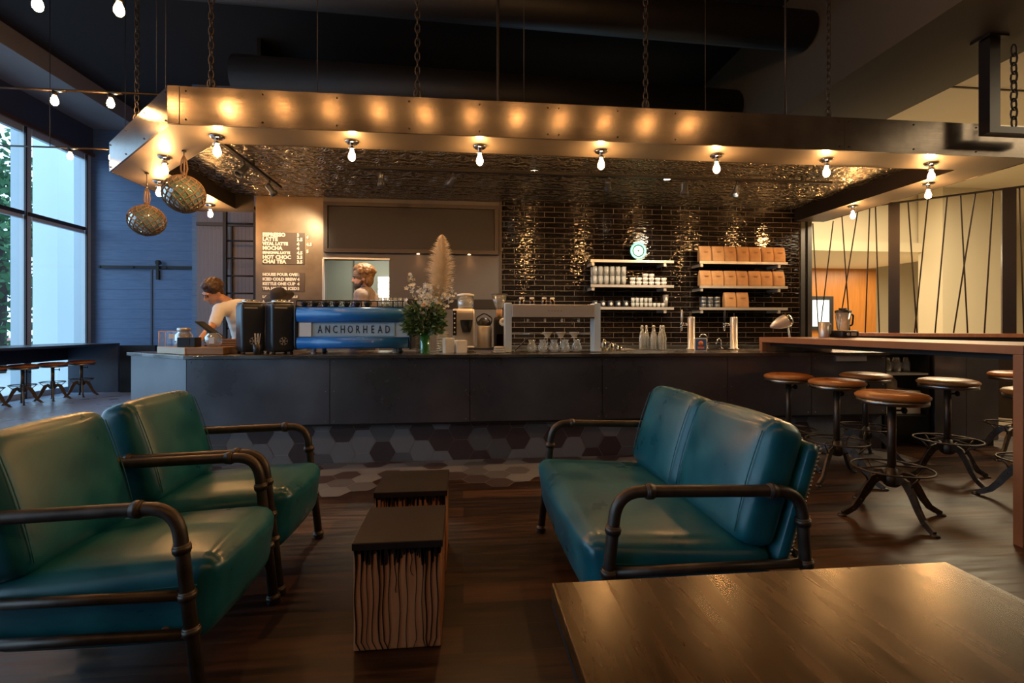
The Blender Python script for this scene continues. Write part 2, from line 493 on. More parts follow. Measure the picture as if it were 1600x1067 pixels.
# light lobby floor beyond the bar
struct('floor_lobby', MB().b2((4.1, 5.0, .001), (18, 15.2, .006)), 'lobby_floor')
struct('ceiling', MB().b2((-6.25, -4, 5.35), (5.6, 10.4, 5.45)), 'black_ceiling')
struct('ceiling_left', MB().b2((XW - .1, -4, 5.05), (-6.25, 10.4, 5.5)), 'soffit_grey')
struct('ceiling_right', MB().b2((5.5, -4, 4.42), (18, 15.2, 4.55)), 'cream_ceiling')
mb = MB(); mb.b2((4.13, -4, 3.9), (5.5, 9.5, 5.45)); struct('beam_right', mb, 'bulkhead_brown')
struct('trim_1', MB().b2((5.5, 5.86, 4.405), (18, 5.885, 4.42)), 'bulkhead_brown')
struct('wall_front', MB().b2((XW - .1, -4.15, 0), (18, -4, 5.5)), 'black_ceiling')
struct('wall_right', MB().b2((18, -4, 0), (18.15, 15.2, 4.5)), 'cream_wall')
struct('wall_far_left', MB().b2((XW - .1, 10.2, 0), (-4.54, 10.4, 5.45)), 'blue_siding')
# closet block behind the ladder
struct('wall_closet_left', MB().b2((-4.62, 8.8, 0), (-4.54, 10.2, 5.4)), 'blue_siding')
mb = MB(); mb.b2((-4.54, 8.8, 0), (-2.9, 8.92, 5.4)); struct('wall_closet', mb, 'bead_board')
struct('trim_2', MB().b2((-4.54, 8.77, 2.93), (-3.0, 8.8, 2.99)), 'board_frame')
d = thing('closet_door', 'grey grooved closet door with long pale pull beside the ladder', 'door', (-4.2, 8.79, 0))
MB().b2((-.28, -.03, .02), (.22, 0, 2.86)).build('panel', 'bead_board', d)
MB().b2((.13, -.06, 2.2), (.155, -.03, 2.82)).build('handle', 'stainless', d, bevel=.004)
MB().b2((.225, -.035, .0), (.25, 0, 2.93)).build('jamb_strip', 'rim_dark', d)

# back wall: menu panel, plain middle with the pass, glazed tile
mb = MB(); mb.b2((-2.93, 7.2, 0), (-2.0, 7.3, 3.2)); struct('wall_back_left', mb, 'menu_panel')
mb = MB(); mb.b2((-2.0, 7.2, 0), (-1.985, 7.32, 3.2)); mb.b2((-1.985, 7.2, 0), (-1.073, 7.32, 1.12)); mb.b2((-1.985, 7.2, 2.166), (-1.073, 7.32, 3.2)); mb.b2((-1.073, 7.2, 0), (.535, 7.32, 3.2))
struct('wall_back_center', mb, 'wall_taupe')
struct('wall_back', MB().b2((.575, 7.2, 0), (5.33, 7.32, 3.2)), 'glazed_tile')
struct('trim_3', MB().b2((.535, 7.185, .9), (.575, 7.3, 3.05)), 'board_frame')
mb = MB(); mb.b2((5.33, 7.17, 0), (5.40, 7.32, 3.05)); mb.b2((5.43, 7.15, 0), (5.50, 7.32, 3.05)); struct('trim_4', mb, 'bare_steel')
struct('trim_5', MB().b2((5.40, 7.2, 0), (5.43, 7.3, 3.05)), 'glazed_tile')
struct('trim_6', MB().b2((-1.073, 7.188, 1.46), (.535, 7.2, 1.60)), 'rim_dark')
mb = MB(); mb.b2((-2.0, 7.17, 2.166), (-1.06, 7.2, 2.19)); mb.b2((-2.01, 7.17, 1.1), (-1.985, 7.2, 2.166)); struct('trim_7', mb, 'stainless')
# upper fill walls above the canopy level, behind it
struct('wall_back_upper', MB().b2((-2.93, 9.3, 3.2), (5.6, 9.45, 5.4)), 'black_ceiling')
struct('wall_back_side', MB().b2((-2.95, 7.3, 0), (-2.9, 8.8, 5.4)), 'rim_dark')
# kitchen behind the pass
mb = MB(); mb.b2((-2.88, 9.2, 0), (.8, 9.28, 3.2)); mb.b2((.7, 7.33, 0), (.8, 9.2, 3.2)); struct('wall_kitchen', mb, 'kitchen_wall')
struct('ceiling_kitchen', MB().b2((-2.88, 7.33, 3.0), (.8, 9.28, 3.08)), 'kitchen_wall')
struct('trim_8', MB().b2((-2.02, 9.17, 0), (-2.0, 9.2, 3.0)), 'bulkhead_brown')
sh = thing('kitchen_shutter', 'bright white slatted shutter at the back of the kitchen pass', 'shutter', (-1.25, 9.18, 1.5))
MB().b2((-.32, -.02, .12), (.5, 0, .62)).build('shutter_back', 'white_paper', sh)
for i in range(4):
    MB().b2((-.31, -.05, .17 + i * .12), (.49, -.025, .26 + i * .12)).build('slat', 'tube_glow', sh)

# lobby
mb = MB(); mb.b2((5.6, 15, 0), (18, 15.2, 4.42)); struct('wall_lobby_back', mb, 'cream_wall')
struct('wall_lobby_wood', MB().b2((9.6, 13.8, 0), (12.75, 13.95, 3.0)), 'orange_wood')
mb = MB(); mb.b2((5.6, 10.6, 3.0), (12.4, 15, 3.22)); mb.b2((5.6, 10.75, 3.22), (12.4, 15, 4.42)); struct('ceiling_lobby_soffit', mb, 'cream_wall')
struct('wall_lobby_side', MB().b2((5.5, 9.3, 0), (5.62, 15, 4.42)), 'cream_wall')
mb = MB(); mb.b2((11.0, 10.1, 0), (12.6, 10.7, 4.42)); struct('column_lobby', mb, 'cream_wall')
tv = thing('wall_screen', 'small bright white screen in dark frame on the orange wood wall', 'screen', (10.85, 13.78, 1.62))
MB().b2((-.42, -.05, -.52), (.42, 0, .52)).build('bezel', 'black_plastic', tv)
MB().b2((-.27, -.06, -.40), (.27, -.05, .40)).build('display', 'tv_glow', tv)

# window wall on the left: mullions every 1.3 m, transom at 3.06, glass between
ys = [10.11 - 1.3 * i for i in range(11)]
mb = MB(); mb.b2((XW - .12, -4, 4.52), (XW + .03, 10.2, 5.4)); struct('wall_left', mb, 'blue_trim')
struct('trim_9', MB().b2((XW + .031, -4, 4.50), (XW + .07, 10.19, 4.56)), 'brown_trim')
for i, (a, b) in enumerate(zip(ys[1:], ys)):
    w = bpy.data.objects.new('window_%d' % (i + 1), None); COL.objects.link(w); w['kind'] = 'structure'
    mb = MB(); mb.b2((XW - .20, b - .07, 0), (XW + .0, b + .07, 4.52)); mb.b2((XW - .07, a + .09, 4.40), (XW, b - .09, 4.52)); mb.b2((XW - .07, a + .09, 0), (XW, b - .09, .10)); mb.b2((XW - .06, a + .09, 2.98), (XW, b - .09, 3.04))
    mb.build('window_frame', 'mullion', w)
    mb = MB(); mb.b2((XW, b - .07, 0), (XW + .03, b - .045, 4.5)); mb.b2((XW, a, 3.04), (XW + .03, b - .09, 3.10)); mb.build('window_trim', 'mullion_dark', w)
    mb = MB(); mb.quad((XW - .035, a + .09, .1), (XW - .035, b - .09, .1), (XW - .035, b - .09, 2.98), (XW - .035, a + .09, 2.98)); mb.quad((XW - .035, a + .09, 3.04), (XW - .035, b - .09, 3.04), (XW - .035, b - .09, 4.4), (XW - .035, a + .09, 4.4)); mb.build('window_pane', 'window_glass', w)
struct('baseboard_left', MB().b2((-6.2, 10.1, 0), (-4.63, 10.2, .12)), 'black_metal')

# outside
struct('ground_outside', MB().b2((-60, -30, -.25), (XW - .13, 60, -.05)), 'pavement')
struct('column_outside', MB().b2((-9.3, 11.5, -.05), (-8.8, 14.5, 9)), 'pillar_white')
def tree(x, y, h, r, matn, label, seed):
    rnd = random.Random(seed)
    t = thing('street_tree', label, 'tree', (x, y, -.05), group='trees outside the window')
    mb = MB(); mb.tube([(0, 0, 0), (.06, .03, h * .4), (-.05, .05, h * .75)], [.16, .12, .06]); mb.build('trunk', 'bark', t)
    mb = MB()
    for k in range(2600):
        a, u = rnd.uniform(0, 2 * PI), rnd.uniform(-1, 1); q = rnd.random() ** .4
        p = V(math.cos(a) * math.sqrt(1 - u * u) * r, math.sin(a) * math.sqrt(1 - u * u) * r, u * h * .46) * q + V(0, 0, h * .58)
        p += noise.noise_vector(p * .9) * .6
        e = V(rnd.uniform(-1, 1), rnd.uniform(-1, 1), rnd.uniform(-1, 1)).normalized(); g = e.orthogonal().normalized(); s = rnd.uniform(.07, .17)
        mb.quad(p - e * s, p + g * s * .5, p + e * s, p - g * s * .5)
    mb.build('foliage', matn, t)
tree(-12.5, 14.4, 6.4, 1.6, 'tree_leaf', 'dark green leafy tree outside the window beside white column', 1)
tree(-18.5, 18.8, 8.5, 2.4, 'tree_leaf_pale', 'tall pale green tree behind the darker one outside', 2)
tree(-12.0, 18.6, 3.6, 1.1, 'tree_leaf_pale', 'low pale green tree beside the white column outside', 3)
car = thing('parked_car', 'red car parked across the street outside the window', 'car', (-16.5, 17.2, -.05), rz=.3)
mb = MB(); mb.cushion((0, 0, .62), (1.8, 4.2, .62), .2, cuts=5); mb.build('body', 'car_red', car)
mb = MB(); mb.cushion((0, -.1, 1.12), (1.5, 2.1, .55), .22, cuts=5); mb.build('cabin', 'car_glass', car)
for x in (-.82, .82):
    for y in (-1.3, 1.3):
        MB().cyl((x - .1, y, .33), (x + .1, y, .33), .33, n=18).build('wheel', 'tyre', car)

# hex tiles: skirt on the counter kick is built with the counter; apron on the floor
def hexes(w0, w1, h0, h1, keep, seed, R=.114, jit=None):
    rnd = random.Random(seed); out = []
    i = 0; x = w0 - R
    while x < w1 + R:
        y = h0 - R + (i % 2) * R * math.sqrt(3) / 2
        while y < h1 + R:
            if keep(x, y): out.append((x, y, rnd.choices((0, 1, 2), (.42, .2, .38))[0]))
            y += R * math.sqrt(3)
        x += R * 1.5; i += 1
    return out
def hexpoly(x, y, r): return [(x + r * math.cos(PI / 3 * k), y + r * math.sin(PI / 3 * k)) for k in range(6)]
def clip(poly, x0, x1, y0, y1):
    def half(p, ax, lim, sg):
        o = []
        for a, b in zip(p, p[1:] + p[:1]):
            ia, ib = sg * (a[ax] - lim) <= 0, sg * (b[ax] - lim) <= 0
            if ia: o.append(a)
            if ia != ib:
                t = (lim - a[ax]) / (b[ax] - a[ax]); o.append((a[0] + t * (b[0] - a[0]), a[1] + t * (b[1] - a[1])))
        return o
    for ax, lim, sg in ((0, x0, -1), (0, x1, 1), (1, y0, -1), (1, y1, 1)):
        if poly: poly = half(poly, ax, lim, sg)
    return poly
mb = MB(); rnd = random.Random(5)
edge = {}
def keepf(x, y):
    k = round(x / .171)
    if k not in edge: edge[k] = rnd.choice((3.55, 3.62, 3.72, 3.82)) + .07 * max(-2, min(2, x))
    return y > edge[k]
for x, y, c in hexes(-3.2, 4.0, 3.3, 4.34, keepf, 9):
    p = clip(hexpoly(x, y, .1115), -4, 4.05, 3, 4.334)
    if len(p) > 2: mb.mi = c; mb.quad(*[(a, b, .0035) for a, b in p])
    p = clip(hexpoly(x, y, .1145), -4, 4.05, 3, 4.334)
    if len(p) > 2: mb.mi = 3; mb.quad(*[(a, b, .0025) for a, b in p])
struct('floor_tile_apron', mb, ['hex_light', 'hex_mid', 'hex_dark', 'grout'])

# dark ducts and beams up in the void
for k, (y, z, r) in enumerate(((5.2, 4.75, .22), (6.8, 4.5, .3))):
    o = MB().cyl((-3.0, y, z), (4.1, y + .25, z), r, n=20).build('ceiling_duct', 'duct_dark')
    tag(o, ('slim' if k == 0 else 'thick') + ' dark round duct running across the black ceiling', 'duct', 'ceiling ducts')
struct('beam_ceiling', MB().b2((-3.2, 3.4, 4.95), (4.13, 3.8, 5.35)), 'duct_dark')
struct('beam_ceiling.001', MB().b2((-3.2, 8.2, 3.9), (4.13, 8.7, 4.6)), 'duct_dark')

# ================================================================== BAR COUNTER
A, B = (-2.30, 4.30), (-3.16, 4.98)
bar = thing('bar_counter', 'long steel clad bar counter with riveted panels above hexagon tiles', 'counter')
def panel(x0, x1, name='steel_panel'):
    mb = MB(); mb.b2((x0 + .003, 4.295, .352), (x1 - .003, 4.318, .914))
    mb.mi = 1
    for x in (x0 + .035, x1 - .035):
        for z in (.375, .63, .89): mb.ball((x, 4.294, z), .006, 6, 4)
    return mb.build(name, ['counter_steel', 'bare_steel'], bar)
xs = [-2.30, -1.14, .06, 1.26, 2.46, 3.30, 4.07]
for a, b in zip(xs, xs[1:]): panel(a, b)
dx, dy = B[0] - A[0], B[1] - A[1]; ln = math.hypot(dx, dy); ang = math.atan2(dy, dx)
MB().box(((A[0] + B[0]) / 2, (A[1] + B[1]) / 2 + .01, .633), (ln, .022, .562), rz=ang).build('corner_panel', 'counter_steel', bar)
MB().b2((-3.17, 4.99, .352), (-3.148, 5.1, .914)).build('end_panel', 'counter_steel', bar)
mb = MB(); mb.b2((-2.33, 4.285, .335), (4.07, 4.32, .352)); mb.box(((A[0] + B[0]) / 2, (A[1] + B[1]) / 2, .3435), (ln, .03, .017), rz=ang); mb.build('angle_trim', 'black_metal', bar)
mb = MB(); mb.prism([(-2.27, 4.345), (4.07, 4.345), (4.07, 5.1), (-3.06, 5.1), (-3.06, 4.99)], 0.0, .334); mb.build('kick_base', 'grout', bar)
mb = MB()
for x, y, c in hexes(-2.3, 4.07, 0, .334, lambda x, y: True, 21):
    p = clip(hexpoly(x, y, .112), -2.27, 4.07, .004, .333)
    if len(p) > 2: mb.mi = c; mb.quad(*[(a, 4.341, b) for a, b in p])
mb.build('kick_tiles', ['hex_light', 'hex_mid', 'hex_dark'], bar)
mb = MB(); mb.prism([(-2.28, 4.325), (4.07, 4.325), (4.07, 5.1), (-3.10, 5.1), (-3.12, 5.0)], .34, .914); mb.build('carcass', 'black_metal', bar)
MB().b2((3.55, 4.285, .86), (3.86, 4.294, .912)).build('label_plate', 'stainless', bar)
tag(MB().prism([(-2.31, 4.265), (4.085, 4.265), (4.085, 5.14), (-3.12, 5.14), (-3.2, 4.97)], .916, .945).build('countertop', 'steel_top', bevel=.003), 'continuous dark steel worktop lying on the bar counter', 'worktop')
ZC = .946

# right end: open shelf bay, then another clad cabinet
bay = thing('shelf_bay', 'open dark shelf bay under the high table end', 'shelf', (4.09, 4.33, 0))
mb = MB(); mb.b2((0, 0, .0), (.02, .6, .94)); mb.build('side_panel', 'black_metal', bay)
mb = MB(); mb.b2((.47, 0, .0), (.49, .6, .94)); mb.build('side_panel', 'black_metal', bay)
for z in (.30, .715, .92):
    MB().b2((.021, .0, z), (.469, .579, z + .018)).build('shelf_board', 'stainless' if z == .715 else 'black_metal', bay)
cab = thing('end_cabinet', 'plain dark steel cabinet closing the right end of the bar', 'cabinet', (4.6, 4.3, 0))
MB().b2((0, .01, .06), (.70, .7, .93)).build('body', 'black_metal', cab)
MB().b2((.003, 0, .07), (.34, .01, .92)).build('door', 'counter_steel', cab)
MB().b2((.346, 0, .07), (.697, .01, .92)).build('door', 'counter_steel', cab)
MB().b2((.02, .03, 0), (.68, .68, .06)).build('plinth', 'black_metal', cab)

# back bar below the tile
bb = thing('back_counter', 'low steel back counter standing under the tiled wall', 'counter', (1.9, 6.55, 0))
MB().b2((-1.85, .03, .08), (3.4, .64, .88)).build('body', 'counter_steel', bb)
MB().b2((-1.88, 0, .88), (3.42, .645, .92)).build('top', 'steel_top', bb)
MB().b2((-1.8, .08, 0), (3.35, .62, .08)).build('plinth', 'black_metal', bb)

# ================================================================== CANOPY
can = thing('bar_canopy', 'bronze steel canopy hung on chains over the bar', 'canopy', (0, 0, 2.86))
O = [(5.71, 4.25), (-2.42, 4.25), (-3.79, 5.62), (-3.79, 7.4)]
I = [(5.22, 4.67), (-2.26, 4.67), (-3.2, 5.61), (-3.2, 7.195)]
HF = .315
def fascia(p, q, name='fascia_panel', riv=True):
    p, q = Vector(p), Vector(q); d = (q - p).normalized(); n = V(-d.y, d.x)
    mid = (p + q) / 2 - n * .008
    mb = MB(); mb.box((mid.x, mid.y, HF / 2), ((q - p).length - .002, .016, HF), rz=math.atan2(d.y, d.x))
    mb.mi = 1; Ln = (q - p).length; k = max(2, int(Ln / .55))
    for i in range(k + 1):
        c = p + d * (.05 + (Ln - .1) * i / k) + n * .0005
        for z in (.04, HF - .04): mb.ball((c.x, c.y, z), .009, 6, 4)
    return mb.build(name, ['fascia_steel', 'rim_dark'], can)
fascia((.80, 4.25), (-2.33, 4.25)); fascia((3.6, 4.25), (.80, 4.25)); fascia((5.71, 4.25), (3.6, 4.25))
MB().b2((-2.42, 4.243, 0), (-2.33, 4.265, HF)).build('corner_strip', 'fascia_steel', can)
fascia(O[1], O[2]); fascia(O[2], O[3]); fascia((5.71, 7.17), (5.71, 4.25))
mb = MB()
z = .004
o3 = [(x, y, z) for x, y in O]; i3 = [(x, y, z) for x, y in I]
mb.quad(o3[1], o3[0], i3[0], i3[1]); mb.quad(o3[2], o3[1], i3[1], i3[2]); mb.quad(o3[3], o3[2], i3[2], i3[3])
mb.quad((5.71, 4.25, z), (5.71, 7.17, z), (5.22, 7.17, z), (5.22, 4.67, z))
mb.quad((-3.79, 7.4, z), (-3.2, 7.195, z), (-2.95, 7.195, z), (-2.95, 7.4, z))
mb.build('soffit', 'soffit_paint', can)
mb = MB(); h = .195
ii = I + [(-2.95, 7.195)]
for a, b in zip(I, I[1:]): mb.quad((*a, 0), (*b, 0), (*b, h), (*a, h))
mb.quad((5.22, 7.17, 0), (5.22, 4.67, 0), (5.22, 4.67, h), (5.22, 7.17, h))
mb.quad((-3.2, 7.195, 0), (-2.95, 7.195, 0), (-2.95, 7.195, h), (-3.2, 7.195, h))
mb.quad((-3.79, 7.4, 0), (-2.95, 7.4, 0), (-2.95, 7.4, .09), (-3.79, 7.4, .09))
mb.build('inner_rim', 'rim_dark', can)
mb = MB(); mb.prism([(5.22, 4.67), (5.22, 7.18), (-3.2, 7.18), (-3.2, 5.61), (-2.26, 4.67)], .19, .2); mb.build('tin_ceiling', 'pressed_tin', can)
MB().prism([(5.70, 4.26), (5.70, 7.18), (-3.78, 7.18), (-3.78, 5.62), (-2.42, 4.26)], HF - .012, HF - .002).build('light_block_sheet', 'black_metal', can)  # unseen cover added on top of the canopy to block light

# chains
def chain_mesh(z0, z1, pitch=.062, w=.021, r=.0065):
    mb = MB(); k = 0; zz = z0
    while zz < z1:
        lp = []
        for i in range(10):
            a = 2 * PI * i / 10; lx = math.cos(a) * w; lz = math.sin(a) * pitch * .68
            lp.append((lx, 0, zz + lz) if k % 2 == 0 else (0, lx, zz + lz))
        mb.tube(lp, r, 5, closed=True); zz += pitch; k += 1
    return mb
ch = None
CH = [(-2.12, 4.33, 'heavy iron chain above the left front corner of the canopy'), (-3.2, 5.12, 'iron chain above the slanted left face of the canopy'), (-.40, 4.33, 'heavy iron chain left of the bent conduit above the canopy'),
      (1.68, 4.33, 'heavy iron chain over the middle of the canopy'), (3.50, 4.33, 'faint iron chain nearest the brown bulkhead')]
for x, y, lb in CH:
    if ch is None:
        ch = chain_mesh(3.20, 5.34).build('chain', 'chain_iron', loc=(x, y, 0)); tag(ch, lb, 'chain', 'chains carrying the canopy')
        MB().tube([(math.cos(a) * .03, 0, 3.24 + math.sin(a) * .045) for a in [i * PI / 5 for i in range(10)]], .009, 6, closed=True).build('shackle', 'chain_iron', ch)
    else: dup(ch, (x, y, 0), label=lb)
c2 = chain_mesh(3.125, 3.83, .085, .027, .009).build('chain', 'chain_iron', loc=(5.19, 4.08, 0)); tag(c2, 'heavy dark chain at the right edge beside the steel hanger post', 'chain', 'chains carrying the canopy')
hp = thing('hanger_bracket', 'dark square steel hanger bracket at the top right', 'bracket', (4.93, 4.08, 3.0))
MB().b2((-.055, -.05, 0), (.055, .05, .89)).build('post', 'screen_post', hp)
MB().b2((.055, -.05, 0), (.62, .05, .06)).build('crossbar', 'screen_post', hp)
MB().b2((-.10, -.09, .88), (.10, .09, .899)).build('flange', 'black_metal', hp)
for i, (x, y, lb) in enumerate(((-2.75, 4.8, 'thin dark suspension rod beside the left chain'), (-1.33, 4.6, 'thin dark suspension rod over the menu side of canopy'), (.58, 4.6, 'thin dark suspension rod left of the middle chain'), (2.4, 4.6, 'thin dark suspension rod right of the middle chain'), (3.25, 4.6, 'thicker dark suspension rod beside the faint right chain'))):
    o = MB().cyl((0, 0, 3.176), (0, 0, 5.348), .011 if i == 4 else .004, n=6).build('suspension_rod', 'dark_rod', loc=(x, y, 0)); tag(o, lb, 'rod', 'rods above the canopy')
o = MB().tube(fillet([(.33, 4.6, 5.348), (.33, 4.6, 3.30), (.02, 4.5, 3.19)], .05), .014, 8).build('conduit_pipe', 'dark_rod'); tag(o, 'bent dark conduit pipe dropping onto the middle of the canopy', 'pipe')

# bare bulbs
def bulb_mesh():
    return MB().lathe([(.0, -.115), (.014, -.112), (.026, -.098), (.031, -.078), (.028, -.058), (.019, -.036), (.014, -.022), (.014, -.012)], n=12)
def bulb_fixture(label, loc, group):
    t = thing('bulb_fixture', label, 'lamp', loc, group=group)
    MB().lathe([(0, 0), (.062, -.001), (.062, -.010), (.045, -.022), (.030, -.026), (.0, -.027)], n=20).build('ceiling_plate', 'chrome', t)
    MB().lathe([(.020, -.026), (.024, -.045), (.026, -.058), (.034, -.066), (.034, -.071), (.021, -.074), (0, -.074)], n=14).build('socket', 'chrome', t)
    b = bulb_mesh().build('bulb', 'bulb_glow', t, loc=(0, 0, -.062))
    return t
G1 = 'bare bulbs under the canopy'
f0 = None
for i in range(7):
    lb = ORD[i] + ' bare bulb from the left along the canopy front'
    loc = (-2.15 + 1.152 * i, 4.49, 2.862)
    if f0 is None: f0 = bulb_fixture(lb, loc, G1)
    else: dup(f0, loc, label=lb)
for loc, lb in (((-2.92, 5.08, 2.862), 'bare bulb on the slanted canopy corner between two net floats'), ((-3.47, 5.93, 2.862), 'bare bulb on left canopy side behind the lower net float'),
                ((-3.43, 6.98, 2.862), 'bare bulb at back left of canopy near the ladder'), ((5.40, 5.13, 2.862), 'bare bulb midway on right canopy side before the rope screen'), ((5.36, 6.18, 2.862), 'bare bulb at back of right canopy side near tiled wall')):
    dup(f0, loc, label=lb)

# festoon rails over the lounge
def rail(y, x0, x1, z, label, n0, labels, grp):
    t = MB().cyl((x0, y, z), (x1, y, z), .011, n=8).build('lamp_rail', 'iron_pipe'); tag(t, label, 'rail')
    for x in (x0 + .05, (x0 + x1) / 2, x1 - .03):
        MB().cyl((x, y, z + .008), (x, y, 5.36 if x > -6.2 else 5.05), .004, n=6).build('hanger', 'dark_rod', t)
    return t
r0 = None
def rail_bulb(loc, label):
    global r0
    if r0 is None:
        r0 = thing('rail_bulb', label, 'lamp', loc, group='bulbs on the ceiling rails')
        MB().cyl((0, 0, .0), (.10, 0, .004), .012, n=8).build('bracket', 'bare_steel', r0)
        MB().lathe([(0, 0), (.020, -.002), (.022, -.035), (.018, -.042), (0, -.043)], n=12).build('socket', 'black_metal', r0)
        MB().lathe([(0, -.135), (.016, -.132), (.028, -.116), (.031, -.096), (.026, -.072), (.016, -.050), (.013, -.040)], n=12).build('bulb', 'rail_glow', r0)
    else: dup(r0, loc, label=label)
ZR = 3.42
rail(3.5, -6.0, -2.28, ZR, 'thin lamp rail with two bulbs at the top left', 0, None, None)
rail(4.97, -6.0, -2.9, ZR, 'thin lamp rail meeting the left corner of the canopy', 0, None, None)
rail(6.55, -6.0, -4.2, ZR, 'thin lamp rail nearest the blue wall', 0, None, None)
rail(2.6, -3.3, 3.4, 3.85, 'thin lamp rail above the lounge seats', 0, None, None)
rail(-.9, -3.3, 3.4, 3.42, 'thin lamp rail behind the oak table', 0, None, None)
for loc, lb in (((-2.8, 3.5, ZR - .011), 'left bulb of the topmost rail at upper left'), ((-2.3, 3.5, ZR - .011), 'right bulb of the topmost rail, close to the first chain'),
                ((-3.83, 4.97, ZR - .011), 'left bulb of the middle rail, under grey soffit'), ((-3.34, 4.97, ZR - .011), 'right bulb of the middle rail beside canopy chain'),
                ((-4.87, 6.55, ZR - .011), 'left bulb of the lowest rail, at window head'), ((-4.39, 6.55, ZR - .011), 'right bulb of the lowest rail touching canopy edge in view')):
    rail_bulb(loc, lb)
for i in range(12):
    rail_bulb((-3.2 + .55 * i, 2.6, 3.85 - .011), ORD[i] + ' bulb along the rail above the lounge seats')
for i in range(7):
    rail_bulb((-3.0 + 1.0 * i, -.9, 3.42 - .011), ORD[i] + ' bulb along the rail behind the oak table')

# spotlights on tracks under the tin ceiling
tr = MB().b2((-1.2, 5.62, 2.985), (4.6, 5.66, 3.012)).build('light_track', 'black_metal'); tag(tr, 'long dark light track under the tin ceiling parallel to the bar', 'track')
for x in (-1.0, 1.5, 4.2): MB().b2((x, 5.63, 3.0125), (x + .02, 5.65, 3.049)).build('track_mount', 'black_metal', tr)
t2 = MB().box((-2.36, 5.75, 3.0), (.04, 1.6, .03), rz=.0).build('light_track', 'black_metal'); tag(t2, 'short light track running towards the menu wall', 'track')
MB().b2((-2.37, 5.7, 3.016), (-2.35, 5.75, 3.049)).build('track_mount', 'black_metal', t2)
def spot(loc, tilt, rz, lit, label):
    t = thing('track_spotlight', label, 'spotlight', loc, rz, group='track spotlights')
    MB().cyl((0, 0, 0), (0, 0, -.05), .010, n=8).build('stem', 'black_metal', t)
    M = Matrix.Rotation(tilt, 3, 'X')
    mb = MB(); mb.lathe([(0, .05), (.030, .05), (.034, .03), (.034, -.045), (.046, -.06), (.046, -.10), (.040, -.10), (.038, -.07)], (0, 0, -.09), 16, M); mb.build('lamp_head', 'black_satin', t)
    MB().lathe([(.038, -.072), (0, -.072)], (0, 0, -.09), 16, M).build('lens', 'spot_glow' if lit else 'black_plastic', t)
for loc, ti, rz, lit, lb in (((-.93, 5.64, 2.985), .35, 0, 1, 'lit black spotlight above the blue espresso machine'), ((-.12, 5.64, 2.985), 1.1, .6, 0, 'unlit black spotlight left of the tiled wall'),
        ((1.72, 5.64, 2.985), 1.0, -.3, 0, 'unlit black spotlight above the round green sign'), ((2.68, 5.64, 2.985), .1, 0, 0, 'small unlit spotlight pointing down between the shelves'),
        ((3.35, 5.64, 2.985), .5, .2, 1, 'lit black spotlight farthest right on the long track'), ((-2.36, 5.5, 2.985), .7, 2.6, 0, 'unlit spotlight nearer the front of the short track'),
        ((-2.36, 6.2, 2.985), -.75, 2.4, 0, 'spotlight aimed at the menu at end of the short track')):
    spot(loc, ti, rz, lit, lb)
for i, (x, y) in enumerate(((.85, 5.75), (2.55, 5.85))):
    t = thing('recessed_downlight', 'round lit downlight ' + ('left' if i == 0 else 'right') + ' of the green sign in the tin ceiling', 'lamp', (x, y, 3.049), group='recessed downlights')
    MB().lathe([(.055, 0), (.055, -.008), (.042, -.008)], n=20).build('trim_ring', 'black_metal', t)
    MB().lathe([(.043, -.003), (0, -.003)], n=20).build('lens', 'spot_glow', t)
def aim(a, b):
    return (Vector(b) - Vector(a)).to_track_quat('-Z', 'Y').to_euler()
a = (-2.30, 6.33, 2.83); light('menu_spot', 'SPOT', a, 70, (1, .80, .52), aim(a, (-2.42, 7.2, 2.42)), spot_size=1.25, spot_blend=.8, shadow_soft_size=.03)
a = (-.93, 5.60, 2.78); light('bar_spot', 'SPOT', a, 150, (1, .82, .56), aim(a, (-.9, 5.0, 1.0)), spot_size=1.2, spot_blend=.7, shadow_soft_size=.04)
a = (3.35, 5.55, 2.80); light('bar_spot', 'SPOT', a, 80, (1, .82, .56), aim(a, (3.2, 7.0, 1.9)), spot_size=1.2, spot_blend=.7, shadow_soft_size=.04)
for x, y in ((.85, 5.75), (2.55, 5.85)): light('down_spot', 'SPOT', (x, y, 3.03), 170, (1, .84, .60), (.22, 0, 0), spot_size=1.9, spot_blend=.8, shadow_soft_size=.04)

